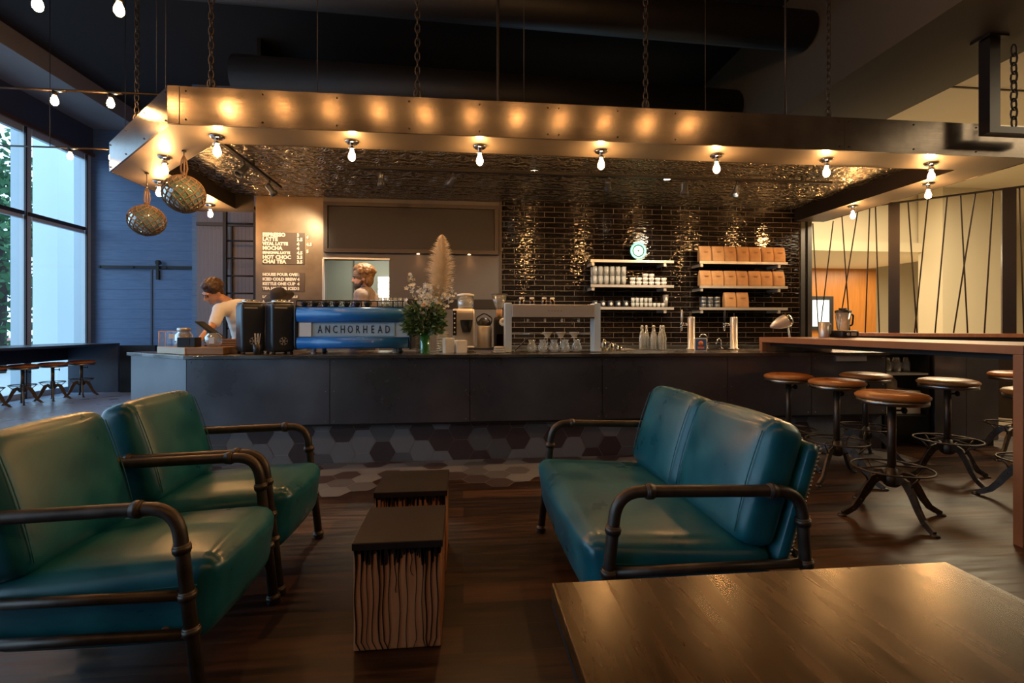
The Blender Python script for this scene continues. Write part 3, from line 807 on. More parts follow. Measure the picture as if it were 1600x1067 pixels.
# ================================================================== LOUNGE SEATS (front faces local +x)
def seat_piece(name, label, cat, width, nback, loc, rz, group=None):
    t = thing(name, label, cat, loc, rz, group)
    w2 = width / 2; R = .0205; inner = width - .05
    def lean(q):          # the front of the seat slopes back towards its foot, the top falls to the rear
        q = Vector(q)
        if q.x > 0: q.x += (q.z - .12) * .16 * (q.x / .35)
        if q.z > 0: q.z += q.x * .07
        return q
    mb = MB(); mb.cushion((.07, 0, .295), (.70, inner - .012, .255), .062, cuts=13, puff=(.028, .006, .024), f=lean)
    s = mb.build('seat_cushion', 'teal_leather', t)
    for sy in (-1, 1): MB().tube([(.36 - .07 * k, sy * (inner / 2 - .004), .352 + (.36 - .07 * k) * .05) for k in range(9)], .003, 5).build('seam', 'leather_seam', s)
    # back cushions
    cw = inner / nback
    th = .30
    Mb = Matrix.Rotation(-.30, 3, 'Y')
    for i in range(nback):
        y = -inner / 2 + cw * (i + .5)
        mb = MB(); mb.cushion((-.268, y, .615), (.150, cw - .006, .46), .052, cuts=11, puff=(.028, .004, .012), M=Mb)
        b = mb.build('back_cushion', 'teal_leather', t)
        for sy in (-1, 1):
            yy = y + sy * (cw / 2 - .038)
            MB().tube([Vector((-.268, yy, .615)) + Mb @ V(.077 + .012 * (1 - (k / 5 - 1) ** 2) - max(0, k - 9) * .05, 0, -.20 + .042 * k) for k in range(10)], .0022, 5).build('stitching', 'leather_seam', b)
    # upholstered shell behind, nail-headed along its sides
    mb = MB(); mb.cushion((-.355, 0, .545), (.055, inner + .006, .46), .025, cuts=7, M=Mb)
    sh = mb.build('back_shell', 'teal_leather', t)
    mb = MB()
    for sy in (-1, 1):
        for k in range(30):
            p = Vector((-.355, 0, .545)) + Mb @ V(-.018, sy * (inner / 2 + .004), -.215 + .0148 * k); mb.ball(p, .0052, 6, 4)
    for k in range(int(inner / .02)):
        p = Vector((-.355, 0, .545)) + Mb @ V(-.026, -inner / 2 + .012 + .02 * k, .222); mb.ball(p, .0052, 6, 4)
    mb.build('nail_heads', 'nail_brass', sh)
    # pipe frame, one bent pipe loop per side
    for sy in (-1, 1):
        y = sy * w2
        path = [(.385, y, .02), (.318, y, .628), (-.345, y, .608), (-.385, y, .02)]
        a = MB().tube(fillet(path, .10, 8), R, 12).build('arm_frame', 'iron_pipe', t)
        def collar(p, d, r=.027, l=.018):
            mb = MB(); p, d = Vector(p), Vector(d).normalized(); mb.cyl(p - d * l / 2, p + d * l / 2, r, n=14); mb.cyl(p - d * (l / 2 + .006), p + d * (l / 2 + .006), r - .003, n=14); mb.build('pipe_collar', 'iron_pipe', a)
        collar((.332, y, .50), (-.11, 0, 1)); collar((.205, y, .6245), (1, 0, .03)); collar((-.235, y, .6113), (1, 0, .03)); collar((-.352, y, .50), (.06, 0, 1))
        collar((.360, y, .245), (-.11, 0, 1)); collar((.348, y, .355), (-.11, 0, 1)); collar((-.369, y, .245), (.06, 0, 1)); collar((-.362, y, .355), (.06, 0, 1))
        collar((.384, y, .022), (-.11, 0, 1), .028, .02); collar((-.384, y, .022), (.06, 0, 1), .028, .02)
        MB().cyl((.347, y, .355), (-.362, y, .355), .0165, n=10).build('side_rail', 'iron_pipe', t)
        MB().cyl((.359, y, .235), (-.369, y, .235), .0165, n=10).build('lower_rail', 'iron_pipe', t)
        for x in (.386, -.386): MB().cyl((x, y, .0), (x, y, .02), .026, .024, n=14).build('foot', 'iron_pipe', a)
    for x, z, r in ((.27, .235, .012), (-.22, .235, .012), (-.375, .355, .0155)): MB().cyl((x, -w2, z), (x, w2, z), r, n=8).build('cross_rail', 'iron_pipe', t)
    return t
g = 'teal leather lounge chairs on the left'
seat_piece('lounge_chair', 'near teal leather lounge chair cut off at the left edge', 'armchair', .585, 1, (-1.195, 1.88, 0), 0, g)
seat_piece('lounge_chair', 'far teal leather lounge chair behind the nearer one, closest to counter', 'armchair', .585, 1, (-1.195, 2.53, 0), 0, g)
seat_piece('loveseat', 'wide teal leather loveseat with two back cushions facing the stump tables', 'sofa', 1.18, 2, (.835, 2.178, 0), PI)

# stump tables with poured black tops
def stump(label, x, y, w, d, seed):
    rnd = random.Random(seed); h = .40
    t = thing('stump_table', label, 'side table', (x, y, 0), group='stump tables')
    MB().b2((-w / 2, -d / 2, .006), (w / 2, d / 2, h - .02)).build('block', 'stump_wood', t, bevel=.004)
    MB().b2((-w / 2 - .006, -d / 2 - .006, h - .028), (w / 2 + .006, d / 2 + .006, h)).build('black_top', 'stump_black', t, bevel=.004)
    MB().b2((-w / 2 + .01, -d / 2 + .01, 0), (w / 2 - .01, d / 2 - .01, .006)).build('base_pad', 'black_plastic', t)
    mb = MB()
    for side in range(4):
        L_ = w if side % 2 == 0 else d
        def P(u, z, o=.003):
            return {0: (u, -d / 2 - o, z), 1: (w / 2 + o, u, z), 2: (-u, d / 2 + o, z), 3: (-w / 2 - o, -u, z)}[side]
        u = -L_ / 2 + .004   # ragged skirt under the top
        while u < L_ / 2 - .012:
            s = rnd.uniform(.008, .02); dep = rnd.choice((.015, .02, .035, .05)) * rnd.uniform(.7, 1.3)
            mb.quad(P(u, h - .024), P(u + s, h - .024), P(u + s * .8, h - .024 - dep), P(u + s * .3, h - .024 - dep * 1.1)); u += s * .8
        n = int(L_ / .019)
        for i in range(n):
            u = -L_ / 2 + .012 + (L_ - .024) * i / (n - 1) + rnd.uniform(-.005, .005); ln_ = h - .03 if rnd.random() < .88 else rnd.uniform(.1, .3)
            ww = rnd.uniform(.0012, .0030); pts = []
            for k in range(12):
                pts.append((u + math.sin(k * .9 + i) * .003 + (rnd.uniform(-.02, .02) * (k / 11) if k == 11 else 0), h - .024 - ln_ * k / 11, ww * (2.4 - 1.5 * min(1, k / 3))))
            for a, b in zip(pts, pts[1:]): mb.quad(P(a[0] - a[2], a[1]), P(a[0] + a[2], a[1]), P(b[0] + b[2], b[1]), P(b[0] - b[2], b[1]))
    mb.build('paint_drips', 'black_drip', t)
stump('nearer wooden stump table with long black paint drips', -.238, 1.975, .315, .345, 3)
stump('farther wooden stump table with dripping black top, close to the tiled counter', -.249, 2.515, .335, .335, 8)

# dining table in the foreground
t = thing('wood_table', 'dark oak table filling the lower right corner', 'table', (.528, .40, 0))
MB().b2((-.377, -.42, .712), (.377, .425, .74)).build('tabletop', 'table_oak', t, bevel=.003)
MB().b2((-.376, -.419, .700), (.376, .424, .7115)).build('edge_band', 'black_metal', t)
MB().cyl((0, 0, .03), (0, 0, .70), .035, n=18).build('column', 'cast_iron', t)
MB().box((0, 0, .02), (.5, .07, .035)).box((0, 0, .0205), (.07, .5, .034)).build('base', 'cast_iron', t)

# ================================================================== STOOLS
def stool(label, loc, rz, seat_h, group, sp=1.0):
    t = thing('swivel_stool', label, 'stool', loc, rz, group)
    hz = .245
    MB().lathe([(0, seat_h), (.08, seat_h - .001), (.145, seat_h - .006), (.180, seat_h - .016), (.194, seat_h - .029), (.192, seat_h - .042), (.182, seat_h - .049), (0, seat_h - .049)], n=36).build('seat', 'amber_leather', t)
    MB().lathe([(.178, seat_h - .050), (.185, seat_h - .052), (.185, seat_h - .078), (.178, seat_h - .080), (.03, seat_h - .080), (0, seat_h - .080)], n=32).build('seat_pan', 'bare_steel', t)
    MB().cyl((0, 0, hz), (0, 0, seat_h - .08), .023, n=16).build('post', 'iron_pipe', t)
    mb = MB(); mb.cyl((.02, 0, seat_h - .125), (.075, 0, seat_h - .125), .006, n=8); mb.lathe([(0, 0), (.020, .001), (.022, .008), (.018, .014), (0, .015)], (.072, 0, seat_h - .125), 12, Matrix.Rotation(PI / 2, 3, 'Y')); mb.build('height_knob', 'black_metal', t)
    MB().lathe([(0, hz + .06), (.030, hz + .058), (.034, hz + .02), (.046, hz), (.046, hz - .045), (.030, hz - .06), (0, hz - .06)], n=18).build('hub', 'cast_iron', t)
    for k in range(4):
        M = Matrix.Rotation(k * PI / 2, 3, 'Z')
        pr = [(.03, hz - .02, .024), (.075, hz + .004, .026), (.115, hz - .012, .026), (.160, hz - .070, .023), (.200, hz - .140, .020), (.238, hz - .190, .018), (.280, hz - .216, .017), (.310, hz - .230, .014)]
        pr = [(.03 + (x - .03) * sp, z, w) for x, z, w in pr]
        mb = MB(); rings = []
        for i, (x, z, w) in enumerate(pr):
            a = pr[max(0, i - 1)]; b = pr[min(len(pr) - 1, i + 1)]; tn = V(b[0] - a[0], 0, b[1] - a[1]).normalized(); nm = V(-tn.z, 0, tn.x)
            c = V(x, 0, z)
            rings.append([mb.bm.verts.new(M @ q) for q in (c + nm * w + V(0, .009, 0), c + nm * w - V(0, .009, 0), c - nm * w - V(0, .013, 0), c - nm * w + V(0, .013, 0))])
        for p, q in zip(rings, rings[1:]): mb.skin(p, q, False)
        mb.face(rings[0], False); mb.face(list(reversed(rings[-1])), False)
        mb.lathe([(0, .016), (.02, .014), (.026, .0), (0, 0)], M @ V(.03 + .282 * sp, 0, 0), 10)
        for x, z in ((.10, hz - .006), (.155, hz - .064), (.200, hz - .140), (.250, hz - .200)):
            for s in (-1, 1): mb.ball(M @ V(.03 + (x - .03) * sp, s * .0115, z), .006, 6, 4)
        mb.build('leg', 'cast_iron', t, bevel=.002, seg=1)
    mb = MB(); rr = .212 - .05 * (sp < 1); zr = hz + .055
    mb.tube([(rr * math.cos(2 * PI * i / 36), rr * math.sin(2 * PI * i / 36), zr) for i in range(36)], .0062, 7, closed=True)
    for k in range(4):
        a = k * PI / 2 + .0; c, s = math.cos(a), math.sin(a)
        mb.tube([(c * rr, s * rr, zr), (c * (rr - .052), s * (rr - .052), zr - .055), (c * (.03 + .115 * sp), s * (.03 + .115 * sp), hz - .035)], .0055, 6)
        mb.tube([(c * rr, s * rr, zr), (c * .03, s * .03, zr + .012)], .005, 6)
    mb.build('foot_ring', 'iron_pipe', t)
    return t
G2 = 'amber leather swivel stools at the high table'
S1 = stool('nearest amber leather stool with whole cast iron base in view', (2.68, 2.785, 0), -YAW, .785, G2)
for loc, a, lb in (((2.90, 3.50, 0), .5, 'amber leather stool right behind the nearest one, left side of high table'), ((2.83, 3.965, 0), .2, 'amber stool standing alone against the counter, leftmost at the high table'),
                   ((3.56, 3.965, 0), .7, 'amber stool at the counter seen between two others, before the label plate'), ((3.80, 3.45, 0), -.1, 'amber stool in front of the open shelf bay'),
                   ((3.80, 2.83, 0), .6, 'amber stool partly hidden by the high table leg, lower of two'), ((5.02, 3.93, 0), .3, 'amber stool behind the table leg, seat higher in view')):
    dup(S1, loc, a, lb)
G3 = 'low stools at the window bar'
S2 = stool('low stool at window bar, last one beside the dark end panel', (-6.53, 9.02, 0), .75, .62, G3, .66)
for i, (loc, lb) in enumerate((((-6.64, 8.58, 0), 'low stool at window bar, second from the dark end panel'), ((-6.74, 8.16, 0), 'low stool at window bar, third from the dark end panel'), ((-6.82, 7.72, 0), 'low stool at window bar cut by the left picture edge'))):
    dup(S2, loc, .70 + .06 * i, lb)
wb = thing('window_bar', 'dark narrow bar counter running along the windows', 'counter', (-6.6, 9.5, 0))
MB().b2((-.50, -5.0, .865), (.34, .05, .90)).build('top', 'black_satin', wb, bevel=.003)
MB().b2((-.50, .0, .0), (.34, .045, .864)).build('end_panel', 'blue_trim', wb)
MB().b2((-.54, -5.0, .60), (-.505, .05, .90)).build('back_rail', 'black_satin', wb)
o = MB().b2((-6.2, 9.45, 0), (-5.6, 9.52, .86)).build('low_screen', 'black_metal'); tag(o, 'low dark panel between the window bar and the counter', 'panel')

# ================================================================== HIGH TABLE
ht = thing('high_table', 'long high oak table running out from the bar, with slab ends', 'table', (2.98, 0, 0))
MB().b2((0, 2.30, 1.035), (.76, 4.62, 1.085)).build('tabletop', 'bar_oak', ht, bevel=.003)
MB().b2((0.001, 2.301, 0), (.759, 2.35, 1.034)).build('slab_leg', 'bar_oak', ht, bevel=.003)
MB().b2((0.001, 4.57, .946), (.759, 4.619, 1.034)).build('short_end', 'bar_oak', ht, bevel=.003)
MB().b2((.08, 2.36, 1.0), (.68, 4.56, 1.034)).build('steel_frame', 'black_metal', ht)
t = thing('blender', 'jug blender with dark base standing on the high table', 'blender', (3.56, 4.22, 1.086))
MB().cushion((0, 0, .035), (.17, .19, .068), .015, cuts=5).build('base', 'black_metal', t)
mb = MB(); mb.cyl((-.03, -.096, .035), (-.03, -.104, .035), .014, n=10); mb.b2((.0, -.101, .02), (.05, -.096, .05)); mb.build('control_panel', 'stainless', t)
mb = MB(); mb.lathe([(.045, .072), (.050, .09), (.066, .235), (.064, .235), (.047, .09), (.040, .075)], n=10); mb.build('jug', 'jar_glass', t)
MB().lathe([(.067, .236), (.067, .256), (.035, .262), (.035, .278), (0, .279)], n=16).build('lid', 'black_plastic', t)
MB().tube(fillet([(.064, 0, .225), (.105, 0, .215), (.095, 0, .12), (.054, 0, .11)], .02), .008, 8).build('handle', 'black_plastic', t)
t = thing('steel_pitcher', 'small steel cup standing left of the jug blender', 'pitcher', (3.40, 4.26, 1.086))
MB().lathe([(0, 0), (.042, .001), (.045, .01), (.045, .15), (.042, .15), (.040, .012), (0, .01)], n=18).build('body', 'stainless', t)
MB().tube(fillet([(.044, 0, .13), (.075, 0, .125), (.07, 0, .04), (.044, 0, .03)], .015), .005, 6).build('handle', 'stainless', t)

# rope screen: 45 degree line from the end of the tiled wall
rs = thing('rope_screen', 'tall screen of crossing dark cords between square posts above an oak ledge', 'screen', (5.74, 6.98, 0), -PI / 4)
MB().b2((-.1, -.17, 1.055), (4.2, .17, 1.105)).build('ledge', 'bar_oak', rs, bevel=.003)
MB().b2((0, -.08, .0), (2.2, .08, 1.054)).build('half_wall', 'rim_dark', rs)
MB().b2((0, -.02, 2.985), (4.2, .02, 3.01)).build('top_rail', 'screen_post', rs)
for x in (0.731, 1.905):
    MB().b2((x - .065, -.065, 1.106), (x + .065, .065, 2.984)).build('post', 'screen_post', rs)
# cords: bottom and top positions along the screen
for a, b in ((-0.207, -0.285), (-0.19, -0.012), (0.201, 0.095), (0.054, 0.304), (0.391, 0.445), (0.559, 0.514), (0.988, 0.889), (0.96, 1.106), (1.181, 1.307), (1.514, 1.444), (1.373, 1.59), (1.677, 1.762), (2.044, 2.003), (2.112, 2.201)):
    MB().cyl((a, 0, 1.106), (b, 0, 2.984 if b > .05 else 2.84), .009, n=6).build('cord', 'screen_rope', rs)

# bits in the open shelf bay
for i, (x, y) in enumerate(((4.20, 4.50), (4.34, 4.52))):
    t = thing('milk_jug', ('left' if i == 0 else 'right') + ' white plastic milk jug on the lower shelf of the bay', 'jug', (x, y, .556), group='milk jugs')
    MB().lathe([(0, 0), (.05, 0), (.052, .02), (.052, .08), (.03, .115), (.018, .128), (0, .128)], n=14).build('body', 'white_ceramic', t)
    MB().cyl((0, 0, .129), (0, 0, .144), .017, n=12).build('cap', 'white_paper', t)
t = thing('white_bin', 'white plastic bin with a red label under the jugs', 'bin', (4.33, 4.54, .319))
MB().b2((-.20, -.15, 0), (.215, .15, .235)).build('body', 'cream_plastic', t, bevel=.01)
MB().b2((-.13, -.158, .06), (-.075, -.151, .20)).build('label', 'red_label', t)
for i, (x, r) in enumerate(((4.165, .04), (4.26, .035), (4.36, .045), (4.47, .035))):
    t = MB().lathe([(0, 0), (r * .8, 0), (r, .03), (r, .09), (r * .6, .12), (r * .6, .15), (r * .57, .15), (r * .9, .09), (r * .9, .03), (0, .01)], n=14).build('glass_decanter', 'jar_glass', loc=(x, 4.48, .734)); tag(t, ORD[i] + ' glass decanter from the left on the bay shelf', 'decanter', 'decanters in the shelf bay')

# ladder leaning by the closet
t = thing('ladder', 'dark metal ladder standing in front of the grooved closet', 'ladder', (-3.62, 8.45, 0))
for x in (-.30, .18): MB().b2((x - .025, -.03, 0), (x + .025, .03, 3.1)).build('side_rail', 'black_metal', t)
for i in range(10): MB().cyl((-.28, 0, .3 + .29 * i), (.16, 0, .3 + .29 * i), .014, n=8).build('rung', 'black_metal', t)
t = thing('barn_door', 'blue boarded sliding door hanging on a wall rail', 'door', (-5.66, 10.16, 0))
MB().b2((-.41, -.03, .03), (.39, .03, 2.32)).build('panel', 'blue_siding', t)
MB().b2((-.415, -.045, .03), (-.385, .035, 2.32)).build('edge_strip', 'blue_trim', t)
MB().b2((-.30, -.078, 2.12), (-.25, -.060, 2.50)).b2((-.30, -.06, 2.12), (-.25, -.031, 2.30)).build('hanger_strap', 'black_metal', t)
MB().cyl((-.275, -.060, 2.455), (-.275, -.02, 2.455), .05, n=16).build('roller', 'black_metal', t)
t = thing('door_rail', 'black sliding door rail fixed to the blue wall', 'rail', (-6.5, 10.13, 2.36))
MB().b2((-.52, -.012, -.03), (1.22, .012, .03)).build('bar', 'black_metal', t)
for x in (-.5, .1, .7): MB().cyl((x, .07, 0), (x, -.03, 0), .022, n=10).build('standoff', 'black_metal', t)

# dark board above the pass
t = thing('blank_board', 'large blank dark board in a bronze frame above the pass', 'board', (-.73, 7.2, 2.26))
MB().b2((-1.19, -.05, .06), (1.19, -.002, .66)).build('board', 'board_black', t)
mb = MB(); mb.b2((-1.25, -.075, 0), (1.25, -.002, .055)); mb.b2((-1.25, -.075, .665), (1.25, -.002, .72)); mb.b2((-1.25, -.075, .056), (-1.195, -.002, .664)); mb.b2((1.195, -.075, .056), (1.25, -.002, .664)); mb.build('frame', 'board_frame', t)
for x in (.09, .83): 
    MB().cyl((x - .01, -.05, -.008), (x - .01, -.05, 0), .02, n=12).build('under_light', 'led_glow', t)
    light('board_light', 'SPOT', (-.73 + x, 7.14, 2.245), 1.6, (1, .45, .16), (-.12, 0, 0), spot_size=2.2, spot_blend=1, shadow_soft_size=.02)

# menu on the left panel
t = thing('menu_sign', 'menu of pale block letters on brown plaques on the panel', 'sign', (-2.83, 7.2, 0))
for z0, z1, w in ((2.085, 2.535, .57), (1.70, 1.965, .57), (1.44, 1.65, .46)):
    MB().b2((-.01, -.012, z0), (w, -.001, z1)).build('plaque', 'menu_plaque', t)
def mtext(body, x, z, size, name='lettering'):
    text(name, body, 'menu_letters', size, (x, -.016, z), (PI / 2, 0, 0), t, fat=.0035, depth=.003)
for i, s in enumerate(('ESPRESSO', 'LATTE', 'VITAL LATTE', 'MOCHA', 'SEASONAL LATTE', 'HOT CHOC', 'CHAI TEA')): mtext(s, .0, 2.50 - .0635 * i, .072 if len(s) < 9 else (.060 if len(s) < 13 else .047))
for i, s in enumerate(('3', '3.5', '4', '4', '4.5', '3.5', '3.5')): mtext(s, .47, 2.50 - .0635 * i, .062)
for i, s in enumerate(('4', '4.5', '5')): mtext(s, .60, 2.47 - .10 * i, .062)
for i, s in enumerate(('HOUSE POUR OVER', 'ICED COLD BREW', 'KETTLE ONE CUP', 'TEA HOT OR ICED')): mtext(s, .0, 1.935 - .066 * i, .056)
for i, s in enumerate(('3', '4', '4', '3')): mtext(s, .475, 1.935 - .066 * i, .056)
for i, s in enumerate(('LARGE CUPS AVAILABLE', 'ASK FOR SOY MILK', '+ .5 / 5')): mtext(s, .0, 1.62 - .066 * i, .044)
mtext('DAIRY LOCAL', .30, 1.43, .048)

# ================================================================== NET FLOATS
def net_float(label, top, zc, r, drop_seed, squash):
    t = thing('glass_float', label, 'pendant', (top[0], top[1], zc), group='net covered glass floats')
    MB().ball((0, 0, 0), (r, r, r * squash), 24, 16).build('glass_ball', 'float_glass', t)
    mb = MB(); R = r * 1.02
    for s in (-1, 1):
        for k in range(15):
            a0 = 2 * PI * k / 15
            pts = []
            for i in range(17):
                th = .10 + (PI - .2) * i / 16; a = a0 + s * (th - .1) * .95 + .05 * math.sin(7 * th + k)
                pts.append((R * math.sin(th) * math.cos(a), R * math.sin(th) * math.sin(a), R * squash * math.cos(th)))
            mb.tube(pts, .0050, 5)
    for th in (.10, PI - .1):
        mb.tube([(R * math.sin(th) * math.cos(a) * 1.3, R * math.sin(th) * math.sin(a) * 1.3, R * squash * math.cos(th)) for a in [2 * PI * i / 12 for i in range(12)]], .007, 5, closed=True)
    mb.build('rope_net', 'rope', t)
    zt = R * squash; H_ = 2.86 - zc
    mb = MB()
    for s in (-1, 1):
        mb.tube([(s * .015, 0, zt - .01), (s * .030, .004, zt + .07), (s * .020, 0, zt + .15), (0, 0, zt + .19)], .008, 6)
    mb.tube([(0, 0, zt - .01), (.012, -.016, zt + .08), (0, 0, zt + .19)], .008, 6)
    for k in range(3): mb.ball((0, 0, zt + .005 + .012 * k), (.020, .020, .010), 8, 5)
    mb.build('hanging_loop', 'rope', t)
    if H_ - zt > .2: MB().cyl((0, 0, zt + .19), (0, 0, H_ - .001), .004, n=6).build('cord', 'black_metal', t)
    mb = MB(); mb.cyl((0, 0, H_ - .012), (0, 0, H_), .02, n=10); mb.build('hook_plate', 'black_metal', t)
net_float('nearer glass float in rope net hanging below the canopy corner', (-2.64, 4.89), 2.45, .176, 1, .97)
net_float('lower farther glass float in rope net hanging against the blue wall', (-3.42, 5.63), 2.345, .172, 2, .93)

# ================================================================== ON THE COUNTER
def put(o, label, cat, group=None): return tag(o, label, cat, group)
# slab with pale painted side
t = thing('serving_slab', 'thick wooden slab with one pale painted side under the jars', 'board', (-2.40, 4.47, ZC))
MB().prism([(0, 0), (.31, 0), (.31, .42), (-.22, .42), (-.40, .30)], .001, .062).build('slab', 'board_wood', t, bevel=.004)
MB().prism([(-.001, -.004), (-.402, .297), (-.404, .292), (-.003, -.009)], .003, .06).build('painted_side', 'pale_board', t)
ZS = ZC + .063
t = thing('acrylic_guard', 'clear low acrylic guard at the left end of the counter', 'guard', (-2.62, 4.92, ZC))
mb = MB(); mb.b2((-.20, .0, .001), (-.045, .006, .20)); mb.b2((-.206, -.10, .001), (-.2, .006, .20)); mb.build('sheet', 'acrylic', t)
mb = MB()
for a, b in (((-.203, -.1, .2), (-.203, .003, .2)), ((-.203, .003, .2), (-.045, .003, .2)), ((-.203, .003, .001), (-.203, .003, .2)), ((-.203, -.1, .001), (-.203, -.1, .2))): mb.cyl(a, b, .004, n=6)
mb.build('edge', 'petal_blush', t)
MB().b2((-.17, -.004, .13), (-.08, -.001, .175)).build('card', 'white_paper', t)
t = thing('cookie_jar', 'glass jar of biscuits with metal lid on the slab', 'jar', (-2.58, 4.78, ZS))
MB().lathe([(0, 0), (.065, .001), (.072, .012), (.072, .105), (.050, .128), (.050, .140), (.047, .140), (.047, .126), (.068, .103), (.068, .014), (0, .006)], n=22).build('glass_body', 'jar_glass', t)
MB().lathe([(.054, .141), (.056, .145), (.056, .166), (.050, .170), (0, .171)], n=20).build('lid', 'stainless', t)
mb = MB()
for k in range(16):
    a = k * 2.4; mb.lathe([(0, .006), (.018, .005), (.022, 0), (.018, -.005), (0, -.006)], (math.cos(a) * .036, math.sin(a) * .036, .018 + .0062 * k), 8, Matrix.Rotation(.4 * math.sin(k), 3, 'X'))
tag(mb.build('biscuits', 'cookie', t), kind='stuff')
t = thing('card_reader', 'small black customer display facing out below the tablet', 'display', (-2.44, 4.58, ZS))
MB().b2((-.075, -.03, 0), (.075, .08, .085)).build('body', 'black_plastic', t, bevel=.004)
MB().b2((-.068, -.034, .014), (.03, -.0305, .08)).build('screen', 'tablet_screen', t)
t = thing('tablet_register', 'black tablet register tilted on its stand before the bending person', 'tablet', (-2.36, 4.80, ZS))
MB().box((0, 0, .150), (.25, .15, .014), ry=.67).build('tablet', 'black_plastic', t, bevel=.004)
MB().box((.0055, 0, .1565), (.225, .13, .002), ry=.67).build('screen', 'tablet_screen', t)
MB().cyl((.0, .0, .012), (-.015, 0, .140), .02, .016, n=10).build('stand', 'black_metal', t)
MB().cyl((0, 0, 0), (0, 0, .012), .05, n=18).build('base', 'black_metal', t)
t = thing('globe_jar', 'round glass globe jar with paper tag on the slab corner', 'jar', (-2.235, 4.60, ZS))
MB().lathe([(0, 0), (.035, .001), (.062, .022), (.075, .058), (.066, .095), (.045, .115), (.045, .122), (.042, .122), (.042, .113), (.062, .094), (.071, .058), (.059, .025), (0, .005)], n=22).build('glass_body', 'jar_glass', t)
MB().b2((.0, -.082, .03), (.045, -.078, .085)).build('tag', 'white_paper', t)
t = thing('tip_box', 'flat dark slatted box lying on the slab by the hands', 'box', (-2.17, 4.83, ZS))
mb = MB()
for k in range(3): mb.b2((-.10, -.06, .004 + k * .022), (.085, .06, .021 + k * .022))
mb.build('slats', 'board_wood', t); MB().b2((-.09, -.05, 0), (.075, .05, .058)).build('core', 'black_plastic', t)

# two tall black grinders
def tower(label, x, y, first):
    t = thing('coffee_grinder', label, 'grinder', (x, y, ZC), .62, 'tall black coffee grinders')
    mb = MB(); mb.cushion((0, 0, .235), (.20, .235, .44), .032, cuts=9); mb.build('body', 'black_satin', t)
    MB().cushion((0, 0, .4595), (.18, .215, .012), .006, cuts=3).build('lid_plate', 'stainless', t)
    MB().lathe([(0, 0), (.07, 0), (.07, .012), (.05, .02), (0, .022)], (0, 0, .466), 20).build('dial', 'chrome', t)
    for a in (-.075, .075):
        for b in (-.09, .09): MB().cyl((a, b, 0), (a, b, .018), .014, n=10).build('foot', 'black_plastic', t)
    mb = MB(); y0 = -.1185
    for k in range(3):
        a = k * PI / 3
        mb.box((0, y0, .115), (.070, .002, .006), ry=a)
    for k in range(6):
        a = k * PI / 3; c = V(math.cos(a) * .024, 0, math.sin(a) * .024)
        for s in (-1, 1): mb.box((c.x + math.cos(a + s * .9) * .007, y0, .115 + c.z + math.sin(a + s * .9) * .007), (.017, .002, .005), ry=-(a + s * .9))
    mb.ball((0, y0, .115), (.010, .002, .010), 8, 6); mb.build('snowflake_badge', 'stainless', t)
    MB().b2((-.075, -.120, .405), (.03, -.1175, .416)).build('name_strip', 'stainless', t)
tower('left tall black grinder with steel lid and snowflake badge', -1.925, 4.62, 1)
tower('right tall black grinder with snowflake badge beside blue machine', -1.655, 4.58, 0)
t = thing('stirrer_cup', 'black cup of wooden stirrers between the two grinders', 'cup', (-1.785, 4.42, ZC))
MB().lathe([(0, 0), (.030, 0), (.036, .09), (.033, .09), (.028, .005), (0, .005)], n=16).build('cup', 'black_plastic', t)
mb = MB(); rnd = random.Random(2)
for k in range(9):
    a = k * .7; mb.box((math.cos(a) * .015, math.sin(a) * .015, .10), (.006, .002, .17), rz=a, ry=rnd.uniform(-.15, .15))
tag(mb.build('stirrers', 'pale_board', t), kind='stuff')

# blue espresso machine
em = thing('espresso_machine', 'wide blue three group espresso machine with lettered back panel', 'espresso machine', (-.977, 4.70, ZC))
def profile_bar(name, z0, z1, bulge, m):
    mb = MB(); n = 7; A = []
    pts = [(-.25 - bulge * math.sin(PI * i / n), z0 + (z1 - z0) * i / n) for i in range(n + 1)] + [(.20, z1), (.20, z0)]
    for x in (-.485, .485): A.append([mb.bm.verts.new((x, y, z)) for y, z in pts])
    mb.skin(A[0], A[1]); mb.face(A[0], False); mb.face(list(reversed(A[1])), False)
    return mb.build(name, m, em)
profile_bar('lower_bar', .048, .148, .020, 'machine_blue'); profile_bar('upper_bar', .285, .415, .030, 'machine_blue')
MB().b2((-.485, -.225, .15), (.485, .2, .284)).build('core', 'brushed_blue_steel', em)
MB().b2((-.36, -.2345, .16), (.36, -.226, .276)).build('lettered_panel', 'machine_panel', em)
MB().b2((-.465, -.25, .155), (-.365, -.228, .280)).build('pale_panel', 'machine_pale', em)
for x in (-.500, .500): MB().cushion((x, -.01, .235), (.026, .50, .40), .012, cuts=5).build('side_plate', 'black_satin', em)
for x in (-.36, .36):
    for y in (-.19, .15): MB().lathe([(0, 0), (.028, 0), (.028, .01), (.020, .016), (.020, .048), (0, .048)], (x, y, 0), 16).build('foot', 'stainless', em)
for i, c in enumerate('ANCHORHEAD'):
    text('letter', c, 'letter_dark', .098, (-.292 + i * .0655, -.2355, .216), (PI / 2, 0, 0), em, 'CENTER', .002, .001).scale = (.62, 1, 1)
MB().b2((-.48, -.24, .416), (.48, .2, .424)).build('cup_tray', 'black_metal', em)
mb = MB()
for z in (.475,): mb.tube(fillet([(-.49, .19, z), (-.49, -.25, z), (.49, -.25, z), (.49, .19, z)], .02), .006, 6)
for i in range(8): mb.cyl((-.49 + .14 * i, -.25, .42), (-.49 + .14 * i, -.25, z), .005, n=6)
mb.build('cup_rail', 'black_metal', em)
MB().b2((-.42, .201, .18), (.42, .32, .30)).build('group_housing', 'stainless', em)
for x in (-.28, 0, .28):
    MB().cyl((x, .27, .10), (x, .27, .179), .035, n=14).build('group_head', 'chrome', em)
    MB().cyl((x, .30, .11), (x, .42, .10), .013, n=10).build('portafilter_handle', 'black_plastic', em)
